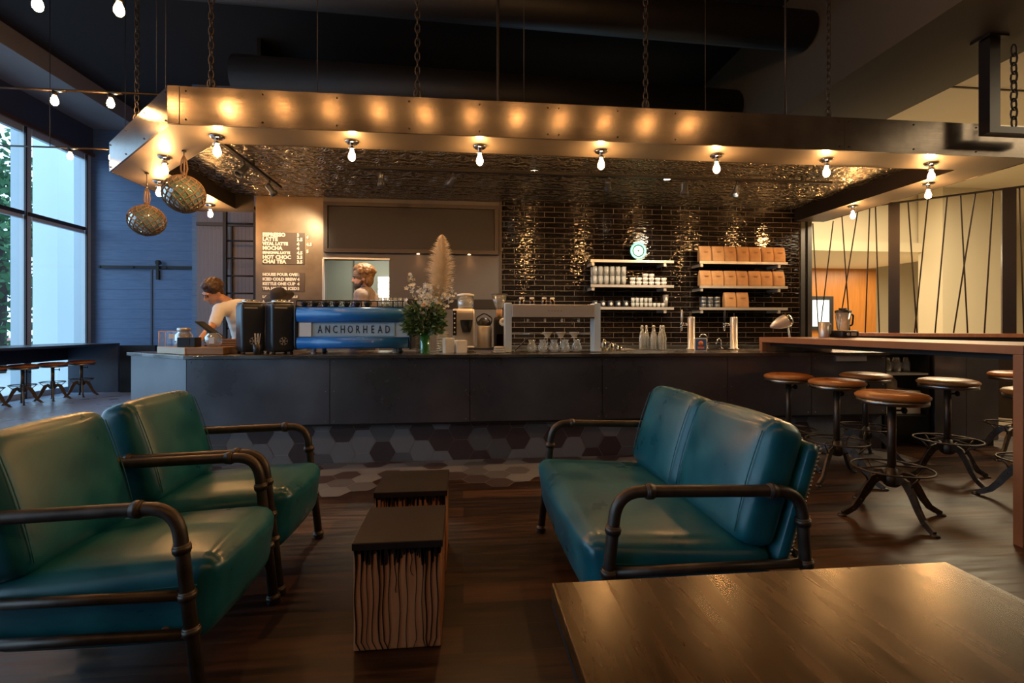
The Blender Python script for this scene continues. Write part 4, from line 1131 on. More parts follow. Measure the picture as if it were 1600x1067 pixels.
ZM = ZC + .4245
def cup(loc, label, mname, group, h=.05, r=.034, cat='cup', name='coffee_cup', handle=True):
    t = thing(name, label, cat, loc, group=group)
    MB().lathe([(0, .001), (r * .55, .0), (r * .62, .006), (r * .9, h * .5), (r, h), (r * .92, h), (r * .82, h * .5), (0, .01)], n=16).build('bowl', mname, t)
    if handle: MB().tube(fillet([(r * .9, 0, h * .8), (r * 1.5, 0, h * .75), (r * 1.4, 0, h * .3), (r * .75, 0, h * .3)], .01, 3), .004, 5).build('handle', mname, t)
    return t
cp0 = None
for i in range(7):
    x = -1.42 + .092 * i; lb = ORD[i] + ' dark cup from the left on top of the blue machine'
    if cp0 is None: cp0 = cup((x, 4.52, ZM), lb, 'black_satin', 'dark cups on the blue machine')
    else: dup(cp0, (x, 4.52, ZM), -.3 + .2 * i, lb)
gl0 = None
for i in range(6):
    x = -.755 + .045 * i; lb = ORD[i] + ' small clear glass from the left at right end of blue machine'
    if gl0 is None:
        gl0 = MB().lathe([(0, 0), (.017, 0), (.020, .085), (.018, .085), (.015, .005), (0, .005)], n=12).build('shot_glass', 'jar_glass', loc=(x, 4.53, ZM)); tag(gl0, lb, 'glass', 'glasses on the blue machine')
    else: dup(gl0, (x, 4.53 + .015 * (i % 2), ZM), label=lb)

# flowers
vz = thing('flower_vase', 'tall green glass vase of pampas, white blooms and leaves', 'flowers', (-.338, 4.36, ZC))
MB().lathe([(0, 0), (.042, 0), (.045, .01), (.047, .21), (.044, .21), (.041, .012), (0, .008)], n=22).build('vase', 'green_glass', vz)
rnd = random.Random(11)
mb = MB()
for k in range(22):
    a = rnd.uniform(0, 2 * PI); q = rnd.uniform(0, .028); e = rnd.uniform(.05, .20)
    mb.tube([(math.cos(a) * q, math.sin(a) * q, .012), (math.cos(a) * q * .8, math.sin(a) * q * .8, .21), (math.cos(a) * e, math.sin(a) * e, .21 + rnd.uniform(.12, .35))], .003, 5)
mb.build('stem', 'stem_green', vz)
def leaf(mb, p, d, l, w):
    d = d.normalized(); s = d.orthogonal().normalized(); s.rotate(Matrix.Rotation(rnd.uniform(0, 6.3), 3, d)); up = d.cross(s)
    pts = [p, p + d * l * .35 + s * w, p + d * l * .7 + s * w * .7 + up * l * .06, p + d * l + up * l * -.1, p + d * l * .7 - s * w * .7 + up * l * .06, p + d * l * .35 - s * w]
    mb.quad(*pts)
for nm, mt, n in (('leaves', 'leaf_green', 420), ('sage_leaves', 'leaf_sage', 300)):
    mb = MB()
    for k in range(n):
        a = rnd.uniform(0, 2 * PI); q = rnd.random() ** .5 * .16; z = rnd.uniform(.19, .42)
        p = V(math.cos(a) * q * (1 - abs(z - .29) * 1.8), math.sin(a) * q * .55, z)
        dy = math.sin(a)
        if p.x < 0: p.y = -abs(p.y) - .02; dy = -abs(dy)
        leaf(mb, p, V(math.cos(a), dy, rnd.uniform(-.7, .9)), rnd.uniform(.04, .085), rnd.uniform(.009, .02))
    if nm == 'leaves':
        for k in range(26): leaf(mb, V(-.08 + rnd.uniform(-.03, .03), -.03, .24), V(-1, -.2, rnd.uniform(-.7, .1)), rnd.uniform(.07, .13), .009)
    tag(mb.build(nm, mt, vz), kind='stuff')
def bloom(mb, c, r, n=6):
    ax = V(rnd.uniform(-1, 1), rnd.uniform(-1.5, 0), rnd.uniform(-.2, 1)).normalized(); s = ax.orthogonal().normalized(); u = ax.cross(s)
    for k in range(n):
        a = 2 * PI * k / n; d = s * math.cos(a) + u * math.sin(a); e = s * math.cos(a + .5) + u * math.sin(a + .5); f = s * math.cos(a - .5) + u * math.sin(a - .5)
        mb.quad(c, c + e * r * .7 + ax * r * .2, c + d * r + ax * r * .35, c + f * r * .7 + ax * r * .2)
mb = MB()
for k in range(120):
    z = rnd.uniform(.36, .62); p = V(rnd.gauss(.02, .065), rnd.gauss(-.03, .04), z)
    if p.x < -.03: p.y = -abs(p.y) - .01
    bloom(mb, p, rnd.uniform(.014, .026), 5)
for k in range(46): bloom(mb, V(.17 + rnd.gauss(0, .045), -.02 + rnd.gauss(0, .03), .50 + rnd.gauss(0, .06)), rnd.uniform(.012, .022), 5)
for k in range(14): bloom(mb, V(-.125 + rnd.gauss(0, .014), -.02, .655 + rnd.gauss(0, .03)), rnd.uniform(.012, .018), 5)
tag(mb.build('white_blooms', 'petal_white', vz), kind='stuff')
MB().tube([(-.02, 0, .3), (-.09, -.01, .5), (-.125, -.02, .66)], .002, 5).tube([(.03, 0, .3), (.12, -.01, .42), (.17, -.02, .5)], .002, 5).build('bloom_stem', 'stem_green', vz)
mb = MB()
for c in ((-.02, -.10, .37), (.03, -.11, .40), (.00, -.10, .43)):
    for q in (.030, .022, .013): bloom(mb, V(*c) + V(0, -.03 + q, 0), q, 7)
mb.build('blush_rose', 'petal_blush', vz)
mb = MB()
spine = [V(.02, .0, .30), V(.10, .0, .45), (V(.150, .02, .72)), V(.150, .02, 1.03)]
for k in range(3200):
    s = rnd.random(); b = V(.125, .02, .44).lerp(V(.150, .02, 1.06), s)
    a = rnd.uniform(0, 2 * PI); ln_ = (.165 * max(0, math.sin(PI * min(1, .12 + .88 * s) ** .85)) ** .75) * rnd.uniform(.45, 1.05) + .012
    d = V(math.cos(a), math.sin(a) * .8, rnd.uniform(.5, 1.3)).normalized(); tip = b + d * ln_ + V(0, 0, -.15 * ln_); md = b + d * ln_ * .55 + V(0, 0, .004); w = d.orthogonal().normalized() * rnd.uniform(.0012, .0028)
    mb.quad(b, md + w, tip, md - w)
mb.tube(spine, [.004, .004, .003, .001], 5)
tag(mb.build('pampas_plume', 'pampas', vz), kind='stuff')

# saucers, napkins, brewer and so on right of the flowers
def saucer_stack(x, y, n, label, r=.062):
    g = label
    s0 = None
    for i in range(n):
        z = ZC + .0165 * i
        if s0 is None:
            s0 = MB().lathe([(0, .001), (r * .55, .0), (r * .6, .004), (r, .013), (r, .0158), (r * .6, .008), (0, .0075)], n=22).build('saucer', 'white_ceramic', loc=(x, y, z)); tag(s0, 'white saucer in the ' + label, 'saucer', g)
        else: dup(s0, (x, y, z))
saucer_stack(-.398, 4.74, 11, 'stack left of the green vase')
saucer_stack(-.195, 4.74, 12, 'stack right of the green vase')
for i, (x, y, w, h) in enumerate(((-.135, 4.52, .085, .135), (-.025, 4.53, .10, .115))):
    t = thing('napkin_box', ('taller left' if i == 0 else 'lower right') + ' white napkin box right of the vase', 'box', (x, y, ZC), .35, 'white napkin boxes')
    MB().b2((-w / 2, -.045, 0), (w / 2, .045, h)).build('box', 'white_paper', t, bevel=.003)
    MB().b2((-w / 2 + .008, -.03, h), (w / 2 - .008, .03, h + .006)).build('napkin', 'white_ceramic', t)
t = thing('batch_brewer', 'tall steel coffee brewer with white hopper right of flowers', 'brewer', (.005, 4.86, ZC))
MB().cushion((.0, .0, .21), (.215, .24, .42), .012, cuts=5).build('body', 'stainless', t)
MB().b2((-.105, -.128, .16), (-.068, -.1205, .40)).build('control_strip', 'black_plastic', t)
mb = MB()
for k in range(5): mb.ball((-.087, -.129, .19 + .045 * k), (.008, .003, .008), 8, 6)
mb.build('button', 'white_paper', t)
MB().lathe([(.062, .31), (.055, .25), (.038, .19), (.03, .19), (.03, .31)], (.028, -.135, 0), 18).build('filter_basket', 'black_plastic', t)
MB().lathe([(0, .421), (.07, .421), (.078, .44), (.083, .55), (.079, .55), (.072, .445), (0, .43)], (.02, 0, 0), 22).build('hopper', 'jar_glass', t)
mb = MB(); mb.lathe([(0, .435), (.068, .44), (.075, .525), (.05, .545), (0, .55)], (.02, 0, 0), 18); mb.build('paper_filters', 'white_paper', t)
MB().lathe([(.085, .551), (.087, .567), (.05, .575), (0, .577)], (.02, 0, 0), 22).build('hopper_lid', 'white_ceramic', t)
t = thing('airpot', 'steel vacuum flask with black pump top beside the brewer', 'flask', (.215, 4.93, ZC))
MB().lathe([(0, 0), (.072, 0), (.075, .01), (.075, .24), (.066, .255), (0, .255)], n=24).build('body', 'stainless', t)
MB().lathe([(.066, .256), (.064, .30), (.045, .32), (.03, .335), (0, .336)], n=20).build('pump_top', 'black_plastic', t)
MB().tube(fillet([(-.066, 0, .27), (-.085, 0, .33), (0, 0, .385), (.085, 0, .33), (.066, 0, .27)], .04), .006, 6).build('handle', 'black_plastic', t)
t = thing('hopper_grinder', 'coffee grinder with clear cone hopper left of the steel gantry', 'grinder', (.365, 4.90, ZC))
MB().cushion((0, .02, .17), (.105, .16, .34), .02, cuts=5).build('body', 'black_metal', t)
MB().cyl((0, 0, .341), (0, 0, .42), .032, n=14).build('neck', 'cookie', t)
MB().lathe([(.034, .421), (.045, .45), (.082, .565), (.079, .565), (.042, .452), (.030, .43)], n=20).build('hopper', 'jar_glass', t)
MB().lathe([(.084, .566), (.084, .576), (0, .578)], n=20).build('hopper_lid', 'black_plastic', t)
mb = MB(); M = Matrix.Rotation(PI / 2, 3, 'X'); mb.lathe([(.036, 0), (.042, .006), (.042, .020), (.016, .022), (.014, .012), (0, .012)], (.035, -.062, .29), 10, M); mb.build('dial', 'white_ceramic', t)
MB().b2((-.03, -.085, .05), (.03, -.0605, .17)).build('chute', 'amber_glass', t)
t = thing('knock_tray', 'low dark bar tray with white cloth right of the napkin boxes', 'tray', (.14, 4.56, ZC))
MB().b2((-.09, -.06, .03), (.20, .06, .042)).build('tray', 'black_plastic', t); MB().b2((-.02, -.05, 0), (.12, .05, .0295)).build('base', 'stainless', t)
MB().cushion((-.07, -.01, .052), (.07, .07, .018), .008, cuts=4).build('cloth', 'white_ceramic', t)
t = thing('tamper_mat', 'pale folded towel lying before the gantry post', 'towel', (.33, 4.46, ZC))
mb = MB()
for k in range(3): mb.cushion((0, 0, .012 + .02 * k), (.10 - .006 * k, .09, .019), .008, cuts=4)
mb.build('towel', 'cream_plastic', t)

# pour-over station: a steel gantry
ga = thing('brew_gantry', 'blue grey steel gantry of the pour over station', 'brewer', (.86, 4.62, ZC))
for x in (-.435, .425): MB().b2((x - .032, -.075, .006), (x + .032, .075, .47)).build('post', 'brushed_blue_steel', ga, bevel=.005)
MB().b2((-.402, -.085, .335), (.392, .085, .455)).build('crossbox', 'stainless', ga, bevel=.004)
MB().b2((-.402, -.09, .322), (.392, .085, .334)).build('lower_lip', 'chrome', ga)
mb = MB()
for k in range(5): mb.ball((-.05 + .03 * k, -.0865, .395), (.006, .002, .006), 8, 5)
mb.build('button', 'nail_brass', ga)
MB().b2((-.46, -.12, .0), (.45, .12, .006)).build('drip_tray', 'chrome', ga)
MB().cyl((-.40, .02, .175), (.39, .02, .175), .005, n=8).build('cone_rail', 'chrome', ga)
for k in range(4): MB().cyl((-.24 + .165 * k, -.01, .29), (-.24 + .165 * k, -.01, .322), .012, n=10).build('spout', 'chrome', ga)
def carafe(x, y, label, first=[None]):
    if first[0] is None:
        t = thing('glass_carafe', label, 'carafe', (x, y, ZC + .0065), group='carafes under the gantry')
        MB().lathe([(0, 0), (.042, 0), (.058, .02), (.060, .045), (.040, .085), (.034, .10), (.044, .125), (.041, .125), (.031, .10), (.037, .085), (.056, .045), (.054, .022), (0, .006)], n=18).build('bowl', 'clear_glass', t)
        MB().tube(fillet([(.040, 0, .115), (.085, 0, .11), (.08, 0, .04), (.056, 0, .035)], .02, 4), .005, 6).build('handle', 'jar_glass', t)
        first[0] = t; t.scale = (.88, .88, .9); t.rotation_euler = (0, 0, 1.2)
    else: dup(first[0], (x, y, ZC + .0065), 1.2, label)
for i, x in enumerate((.665, .775, .885, .995, 1.11)): carafe(x, 4.665, ORD[i] + ' glass carafe from the left under the steel gantry')
for i, x in enumerate((.80, .93, 1.06)):
    t = thing('dripper_cone', ORD[i] + ' white pour over cone from the left under the gantry', 'dripper', (x, 4.56, ZC + .142), group='cones under the gantry')
    MB().lathe([(0, 0), (.018, .0), (.046, .045), (.050, .045), (.050, .05), (.044, .05), (.014, .005), (0, .005)], n=16).build('cone', 'white_ceramic', t)
    MB().cyl((0, 0, -.006), (0, 0, 0), .032, n=14).build('flange', 'white_ceramic', t)
    MB().cyl((0, 0, -.134), (0, 0, -.0065), .006, n=6).build('stand_rod', 'chrome', t)
t = thing('steel_scoop', 'slanted bright steel scoop at the left foot of the gantry', 'scoop', (.55, 4.57, ZC + .0065))
MB().box((0, 0, .068), (.16, .035, .010), ry=-.75).build('blade', 'chrome', t); MB().b2((-.06, -.03, 0), (.06, .03, .006)).build('foot', 'chrome', t)
for i, x in enumerate((.56, .66, .78, .86)):
    t = thing('spice_jar', ORD[i] + ' small amber jar from the left on the steel gantry', 'jar', (x, 4.62, ZC + .4555), group='amber jars on the gantry')
    MB().lathe([(0, 0), (.024, 0), (.026, .008), (.026, .05), (.020, .055), (0, .055)], n=14).build('glass_body', 'amber_glass', t)
    MB().lathe([(.022, .0555), (.022, .070), (0, .071)], n=12).build('lid', 'stainless' if i == 3 else 'white_ceramic', t)
for i, (x, r, h) in enumerate(((1.40, .025, .12), (1.475, .030, .085), (1.555, .034, .055))):
    t = thing('steel_pot', ('tall narrow', 'middle', 'low wide')[i] + ' small steel pot right of the gantry', 'pot', (x, 4.72, ZC), group='small steel pots')
    MB().lathe([(0, 0), (r, 0), (r * 1.05, h * .5), (r * .8, h), (r * .72, h), (r * .9, h * .5), (0, .006)], n=16).build('body', 'chrome', t)
    MB().tube(fillet([(r, 0, h * .8), (r + .03, 0, h * .75), (r + .025, 0, h * .3), (r, 0, h * .25)], .01, 3), .004, 6).build('handle', 'chrome', t)
t = thing('cutting_mat', 'thin pale strip of steel board at the back of the worktop', 'board', (1.56, 4.92, ZC)); MB().b2((-.2, -.1, 0), (.2, .1, .012)).build('board', 'stainless', t)

# water bottles
b0 = None
for i, (x, y) in enumerate(((1.875, 4.93), (1.945, 4.99), (1.985, 4.90), (2.025, 4.98), (2.07, 4.91), (2.12, 4.96))):
    lb = ORD[i] + ' clear swing top water bottle from the left'
    if b0 is None:
        b0 = thing('water_bottle', lb, 'bottle', (x, y, ZC), group='water bottles on the counter')
        MB().lathe([(0, 0), (.031, .001), (.033, .01), (.033, .125), (.028, .16), (.015, .20), (.0135, .235), (.011, .235), (.012, .20), (.025, .16), (.030, .125), (.030, .012), (0, .006)], n=16).build('glass_body', 'clear_glass', b0)
        MB().ball((0, 0, .248), (.013, .013, .013), 10, 8).build('stopper', 'white_ceramic', b0)
        MB().lathe([(0, .012), (.029, .013), (.029, .118), (0, .118)], n=14).build('water', 'water_clear', b0)
        MB().tube([(-.016, 0, .215), (-.018, 0, .24), (0, 0, .262), (.018, 0, .24), (.016, 0, .215)], .0018, 5).build('wire_bail', 'chrome', b0)
    else: dup(b0, (x, y, ZC), .4 * i, lb)

# beer taps
for i, (x, lb) in enumerate(((2.425, 'left steel tap tower standing behind the small sign card'), (2.905, 'right steel tap tower near the high table end'))):
    t = thing('tap_tower', lb, 'tap', (x, 4.95, ZC), group='steel tap towers')
    MB().lathe([(0, 0), (.052, 0), (.052, .012), (.037, .016), (.037, .335), (.033, .35), (0, .352)], n=24).build('column', 'stainless', t)
    mb = MB(); mb.cyl((-.037, 0, .265), (-.10, 0, .272), .013, n=12); mb.cyl((-.105, 0, .285), (-.112, 0, .20), .015, .010, n=12); mb.ball((-.105, 0, .275), .020, 10, 8); mb.build('faucet', 'chrome', t)
    MB().lathe([(0, 0), (.008, 0), (.012, .05), (.010, .11), (.004, .13), (0, .131)], (-.104, 0, .295), 10).build('tap_handle', 'black_plastic' if i else 'stainless', t)
    MB().lathe([(0, 0), (.008, 0), (.005, .03), (0, .045)], (0, 0, .352), 10).build('finial', 'black_plastic', t)
t = thing('sign_card', 'small framed blue and orange card leaning before the left tap', 'sign', (2.36, 4.62, ZC))
MB().b2((-.062, -.006, 0), (.062, .006, .13)).build('frame', 'white_paper', t); MB().b2((-.055, -.008, .008), (.055, -.0065, .122)).build('print', 'card_blue', t)
mb = MB(); mb.lathe([(.026, 0), (.026, .001), (0, .001)], (0, -.0082, .078), 14, Matrix.Rotation(PI / 2, 3, 'X')); mb.b2((-.035, -.0092, .025), (.035, -.0085, .045)); mb.build('emblem', 'card_orange', t)
for i, (x, lb) in enumerate(((2.64, 'curved chrome tap right of the sign card'), (2.80, 'low chrome tap left of the right tower'))):
    s = 1 if i == 0 else .7
    t = thing('sink_tap', lb, 'tap', (x, 5.02, ZC), group='sink taps')
    MB().tube(fillet([(0, 0, .012), (0, 0, .15 * s), (-.10 * s, -.05, .17 * s), (-.14 * s, -.07, .08 * s)], .05), .007, 8).build('spout', 'chrome', t)
    MB().cyl((0, 0, 0), (0, 0, .014), .022, n=14).build('base', 'chrome', t)
t = thing('drain_tray', 'flat chrome drip tray between the tap towers', 'tray', (2.66, 4.86, ZC)); MB().b2((-.16, -.07, 0), (.15, .07, .012)).build('tray', 'chrome', t)
t = thing('bullet_lamp', 'bullet shaped steel lamp head on a slanted stem behind the high table', 'lamp', (3.36, 4.82, ZC))
M = Matrix.Rotation(-1.92, 3, 'Y') 
MB().lathe([(0, -.02), (.060, -.015), (.068, 0), (.070, .05), (.060, .11), (.036, .17), (.016, .205), (0, .215)], (.075, 0, .315), 22, M).build('head', 'stainless', t)
MB().lathe([(.071, .0), (.073, .005), (.073, .03), (.071, .035)], (.075, 0, .315), 22, M).build('band', 'chrome', t)
MB().cyl((.12, 0, .012), (.065, 0, .27), .010, n=10).build('stem', 'stainless', t); MB().cyl((.12, 0, 0), (.12, 0, .014), .04, n=16).build('base', 'stainless', t)

# ================================================================== WALL SHELVES
def shelf(x0, x1, z, label, grp):
    t = thing('wall_shelf', label, 'shelf', ((x0 + x1) / 2, 7.199, z), group=grp); w = (x1 - x0) / 2
    MB().b2((-w, -.29, -.030), (w, 0, -.002)).build('board', 'black_metal', t)
    MB().b2((-w - .01, -.305, -.032), (w + .01, -.291, .006)).build('front_rail', 'stainless', t)
    for x in (-w + .03, w - .12):
        mb = MB(); mb.b2((x - .012, -.27, -.07), (x + .012, -.002, -.031)); mb.b2((x - .02, -.292, -.08), (x + .02, -.27, -.031)); mb.build('bracket', 'stainless', t)
ZSH = (2.170, 1.805, 1.478)
for k, z in enumerate(ZSH):
    shelf(1.86, 3.10, z, ('top', 'middle', 'bottom')[k] + ' steel edged shelf of the left set on black tile', 'left wall shelves')
    shelf(3.52, 4.90, z, ('top', 'middle', 'bottom')[k] + ' steel edged shelf of the right set on black tile', 'right wall shelves')
t = thing('round_sign', 'glowing round green and white badge sign on the top left shelf', 'sign', (2.60, 7.0, ZSH[0] + .007))
M = Matrix.Rotation(PI / 2, 3, 'X'); c = (0, 0, .15)
MB().lathe([(0, .01), (.128, .01), (.128, -.03), (0, -.03)], c, 32, M).build('case', 'black_plastic', t)
MB().lathe([(.122, .011), (.122, .016), (.092, .016), (.092, .011)], c, 32, M).build('outer_ring', 'ring_glow', t)
MB().lathe([(.092, .0115), (.092, .0135), (.076, .0135), (.076, .0115)], c, 32, M).build('inner_ring', 'ring_dark', t)
MB().lathe([(.075, .011), (.075, .014), (0, .014)], c, 28, M).build('centre', 'badge_glow', t)
mb = MB()
for k in range(3): mb.box((0, -.0155, .15), (.045, .001, .007), ry=k * PI / 3)
mb.build('emblem', 'ring_dark', t)
MB().b2((-.035, -.03, 0), (.035, .05, .021)).build('foot', 'white_ceramic', t)
# stacked tumblers
g0 = None; n = 0
zs = ZSH[1] + .0
for c in range(6):
    for r in range(2):
        for h in range(2):
            loc = (1.925 + .088 * c, 6.955 + .11 * r, zs + .139 * h)
            lb = ('front' if r == 0 else 'back') + (' lower' if h == 0 else ' upper') + ' tumbler of the ' + ORD[c] + ' column on the middle left shelf'
            if g0 is None: g0 = MB().lathe([(0, 0), (.030, 0), (.0385, .135), (.0365, .1352), (.028, .008), (0, .008)], n=14).build('tumbler', 'tumbler_glass', loc=loc); tag(g0, lb, 'glass', 'tumblers on the middle left shelf')
            else: dup(g0, loc, label=lb)
cu = None
for c in range(6):
    for h in range(2 + (c in (2, 3))):
        loc = (2.50 + .096 * c, 6.955, zs + .058 * h); lb = ('bottom', 'middle', 'third')[h] + ' white cup of the ' + ORD[c] + ' pile on the middle left shelf'
        if cu is None: cu = cup(loc, lb, 'white_ceramic', 'white cups on the middle left shelf', .057, .043); cu.rotation_euler = (0, 0, -1.4)
        else: dup(cu, loc, -PI / 2 + .25 * math.sin(5 * c + 3 * h), lb)
zs = ZSH[2]
for i in range(5):
    loc = (1.93 + .115 * i, 6.95, zs); lb = ORD[i] + ' dark pot from the left on the bottom left shelf'
    if i == 0:
        dp = thing('dark_pot', lb, 'pot', loc, group='dark pots on the bottom left shelf')
        MB().lathe([(0, 0), (.04, 0), (.044, .01), (.040, .085), (.034, .10), (0, .10)], n=16).build('body', 'black_satin', dp); MB().ball((0, -.043, .05), (.022, .006, .024), 10, 8).build('badge', 'white_ceramic', dp)
    else: dup(dp, loc, label=lb)
s0 = None
for c in range(8):
    for h in range(2 if c < 5 else 1):
        loc = (2.50 + .066 * c, 6.945, zs + .074 * h); lb = ('lower' if h == 0 else 'upper') + ' small glass ' + ORD[c] + ' from the left on the bottom left shelf'
        if s0 is None: s0 = MB().lathe([(0, 0), (.024, 0), (.031, .07), (.029, .0705), (.022, .006), (0, .006)], n=12).build('small_glass', 'tumbler_glass', loc=loc); tag(s0, lb, 'glass', 'small glasses on the bottom left shelf')
        else: dup(s0, loc, label=lb)
t = MB().lathe([(0, 0), (.030, 0), (.044, .20), (.041, .20), (.028, .006), (0, .006)], n=18).build('shaker', 'stainless', loc=(3.05, 7.06, zs)); tag(t, 'tall steel shaker at the right end of bottom left shelf', 'shaker')

# coffee bags
bag0 = None
def bag(loc, rz, label, s=1.0):
    global bag0
    if bag0 is None:
        bag0 = thing('coffee_bag', label, 'bag', loc, rz, 'kraft coffee bags')
        def f(q):
            q = Vector(q); k = max(0, (q.z + .02) / .14); q.y *= 1 - .75 * max(0, min(1, k)) ** 1.5; return q
        mb = MB(); mb.cushion((0, 0, .118), (.186, .10, .235), .018, cuts=9, puff=(0, .012, 0), f=f); mb.build('pouch', 'kraft_paper', bag0)
        mb = MB()
        for k, (w, z) in enumerate(((.07, .15), (.05, .135), (.085, .12))): mb.b2((-w / 2, -.0605 + .004 * k, z), (w / 2, -.0520 + .003 * k, z + .006))
        mb.build('print', 'kraft_print', bag0)
        MB().b2((-.088, -.012, .231), (.088, .012, .238)).build('fold', 'kraft_paper', bag0)
    else: dup(bag0, loc, rz, label, scale=(s, s, s))
for i in range(7): bag((3.625 + .198 * i, 6.98 - .01 * (i % 2), ZSH[0]), .06 * math.sin(3 * i), ORD[i] + ' kraft coffee bag from the left on the top right shelf')
for i in range(7): bag((3.63 + .196 * i, 6.98 + .01 * (i % 2), ZSH[1]), .07 * math.cos(2 * i), ORD[i] + ' kraft coffee bag from the left on the middle right shelf')
for i in range(2): bag((4.02 + .2 * i, 6.98, ZSH[2]), .05 - .1 * i, ('left' if i == 0 else 'right') + ' kraft coffee bag on the bottom right shelf')
tn = None
for c in range(3):
    for h in range(3):
        loc = (3.60 + .108 * c, 6.97, ZSH[2] + .056 * h); lb = ('bottom', 'middle', 'top')[h] + ' dark tin of the ' + ORD[c] + ' pile on the bottom right shelf'
        if tn is None:
            tn = thing('storage_tin', lb, 'tin', loc, group='tins on the bottom right shelf')
            MB().lathe([(0, 0), (.048, 0), (.050, .006), (.050, .042), (0, .042)], n=18).build('body', 'black_satin', tn); MB().lathe([(.051, .0425), (.051, .052), (.046, .055), (0, .055)], n=18).build('lid', 'bare_steel', tn)
        else: dup(tn, loc, label=lb)

# ================================================================== PEOPLE
class Fig(MB):
    """limbs as chains of round joints, later fused into one skin"""
    def limb(s, pts, n=12):
        P = [(Vector(p), r) for p, r in pts]
        for (a, ra), (b, rb) in zip(P, P[1:]):
            k = max(2, int((b - a).length / (min(ra, rb) * .7)))
            for i in range(k + 1):
                q = i / k; s.ball(a.lerp(b, q), ra + (rb - ra) * q, n, 8)
        return s
    def ov(s, c, r, M=None): s.ball(c, r, 16, 12, M); return s
def fuse(o, v, sm=4):
    r = o.modifiers.new('fuse', 'REMESH'); r.mode = 'VOXEL'; r.voxel_size = v; r.use_smooth_shade = True
    k = o.modifiers.new('soft', 'SMOOTH'); k.factor = .5; k.iterations = sm
    return o
def hand(f, wrist, d, up, side, curl=.5):
    """palm, four unequal bent fingers and a thumb; d points along the hand, up is the back of it"""
    d, up = Vector(d).normalized(), Vector(up).normalized(); s = d.cross(up).normalized() * side; w = Vector(wrist)
    for k in range(4):
        b = w + s * (.030 - .020 * k); f.limb([(w + s * (.014 - .010 * k) + d * .01, .016), (b + d * .075, .0135)], 8)
        l = (.065, .075, .070, .052)[k]; j = b + d * .085; k1 = j + (d * math.cos(curl * .5) - up * math.sin(curl * .5)) * l * .5; k2 = k1 + (d * math.cos(curl * 1.3) - up * math.sin(curl * 1.3)) * l * .55
        f.limb([(j, .0095), (k1, .0088), (k2, .0075)], 8)
    b = w + s * .030 + d * .025; f.limb([(b, .014), (b + s * .025 + d * .025 - up * .006, .0105), (b + s * .034 + d * .055 - up * .012, .0085)], 8)
def head(f, c, R, beard=False):
    """face looks along local -y; R turns it"""
    def p(x, y, z): return Vector(c) + R @ V(x, y, z)
    f.ov(p(0, .012, .035), (.074, .092, .085), R); f.ov(p(0, -.018, -.020), (.063, .072, .080), R); f.ov(p(0, -.040, -.068), (.042, .045, .040), R)
    f.limb([(p(0, -.088, .022), .010), (p(0, -.108, -.018), .014)], 8); f.ov(p(.014, -.094, -.020), (.009,) * 3); f.ov(p(-.014, -.094, -.020), (.009,) * 3)
    f.ov(p(0, -.081, .038), (.052, .016, .012), R)
    f.limb([(p(-.020, -.082, -.052), .007), (p(.020, -.082, -.052), .007)], 8); f.limb([(p(-.017, -.080, -.064), .008), (p(.017, -.080, -.064), .008)], 8)
    for sx in (-1, 1): f.ov(p(sx * .074, .012, .0), (.010, .020, .032), R)
    return p
def face_bits(t, p, R, hair_m, brow=True):
    mb = MB()
    for sx in (-1, 1): mb.ball(p(sx * .029, -.0815, .014), (.011, .006, .007), 10, 6, R)
    mb.build('eye', 'eye_dark', t)
    mb = MB()
    for sx in (-1, 1): mb.tube([p(sx * .014, -.094, .036), p(sx * .030, -.094, .042), p(sx * .047, -.080, .036)], .0036, 6)
    mb.build('eyebrow', hair_m, t)
def hair(t, p, R, m, vol, curls, seed, name='hair', back=True):
    rnd = random.Random(seed); mb = MB()
    mb.ball(p(0, .026, .056), (.080 * vol, .092 * vol, .078 * vol), 16, 12, R)
    if back: mb.ball(p(0, .060, .0), (.068 * vol, .050 * vol, .075 * vol), 14, 10, R)
    for k in range(curls):
        a = rnd.uniform(0, 2 * PI); u = rnd.uniform(.05, 1)
        x, y, z = math.cos(a) * math.sqrt(1 - u * u), math.sin(a) * math.sqrt(1 - u * u), u
        if y < -.45 and z < .55: continue
        mb.ball(p(x * .082 * vol, .022 + y * .094 * vol, .056 + z * .078 * vol), rnd.uniform(.014, .026), 7, 5)
    o = mb.build(name, m, t); return fuse(o, .0055, 1)
def rot(yaw, pitch, roll=0): return Matrix.Rotation(yaw, 3, 'Z') @ Matrix.Rotation(pitch, 3, 'X') @ Matrix.Rotation(roll, 3, 'Y')

# 1: bending over the slab at the left end
t = thing('person', 'person in white t-shirt with short brown hair leaning over the counter slab', 'person', (-2.27, 5.62, 0))
f = Fig()
neck, hd = V(-.24, -.13, 1.455), V(-.37, -.20, 1.545)
shL, shR, hip = V(-.28, -.24, 1.37), V(-.04, .03, 1.42), V(-.10, .03, .98)
R = rot(-.55, .62, .25)
f.limb([(hip, .145), (V(-.115, -.02, 1.15), .135), (V(-.14, -.07, 1.31), .135), (V(-.17, -.105, 1.385), .10)]); f.limb([(shL, .060), (V(-.16, -.10, 1.40), .085), (shR, .062)])
f.limb([(V(-.17, -.11, 1.41), .058), (neck, .050), (hd + V(.035, .02, -.03), .050)])
wL, wR = V(-.30, -.60, 1.055), V(.02, -.56, 1.05)
f.limb([(shL, .052), (V(-.30, -.33, 1.21), .041), (V(-.30, -.40, 1.17), .038), (wL, .025)]); f.limb([(shR, .052), (V(.07, -.18, 1.22), .041), (V(.06, -.26, 1.17), .038), (wR, .025)])
hand(f, wL, (-.05, -1, -.35), (0, -.3, 1), 1, .35); hand(f, wR, (-.2, -1, -.3), (0, -.3, 1), -1, .35)
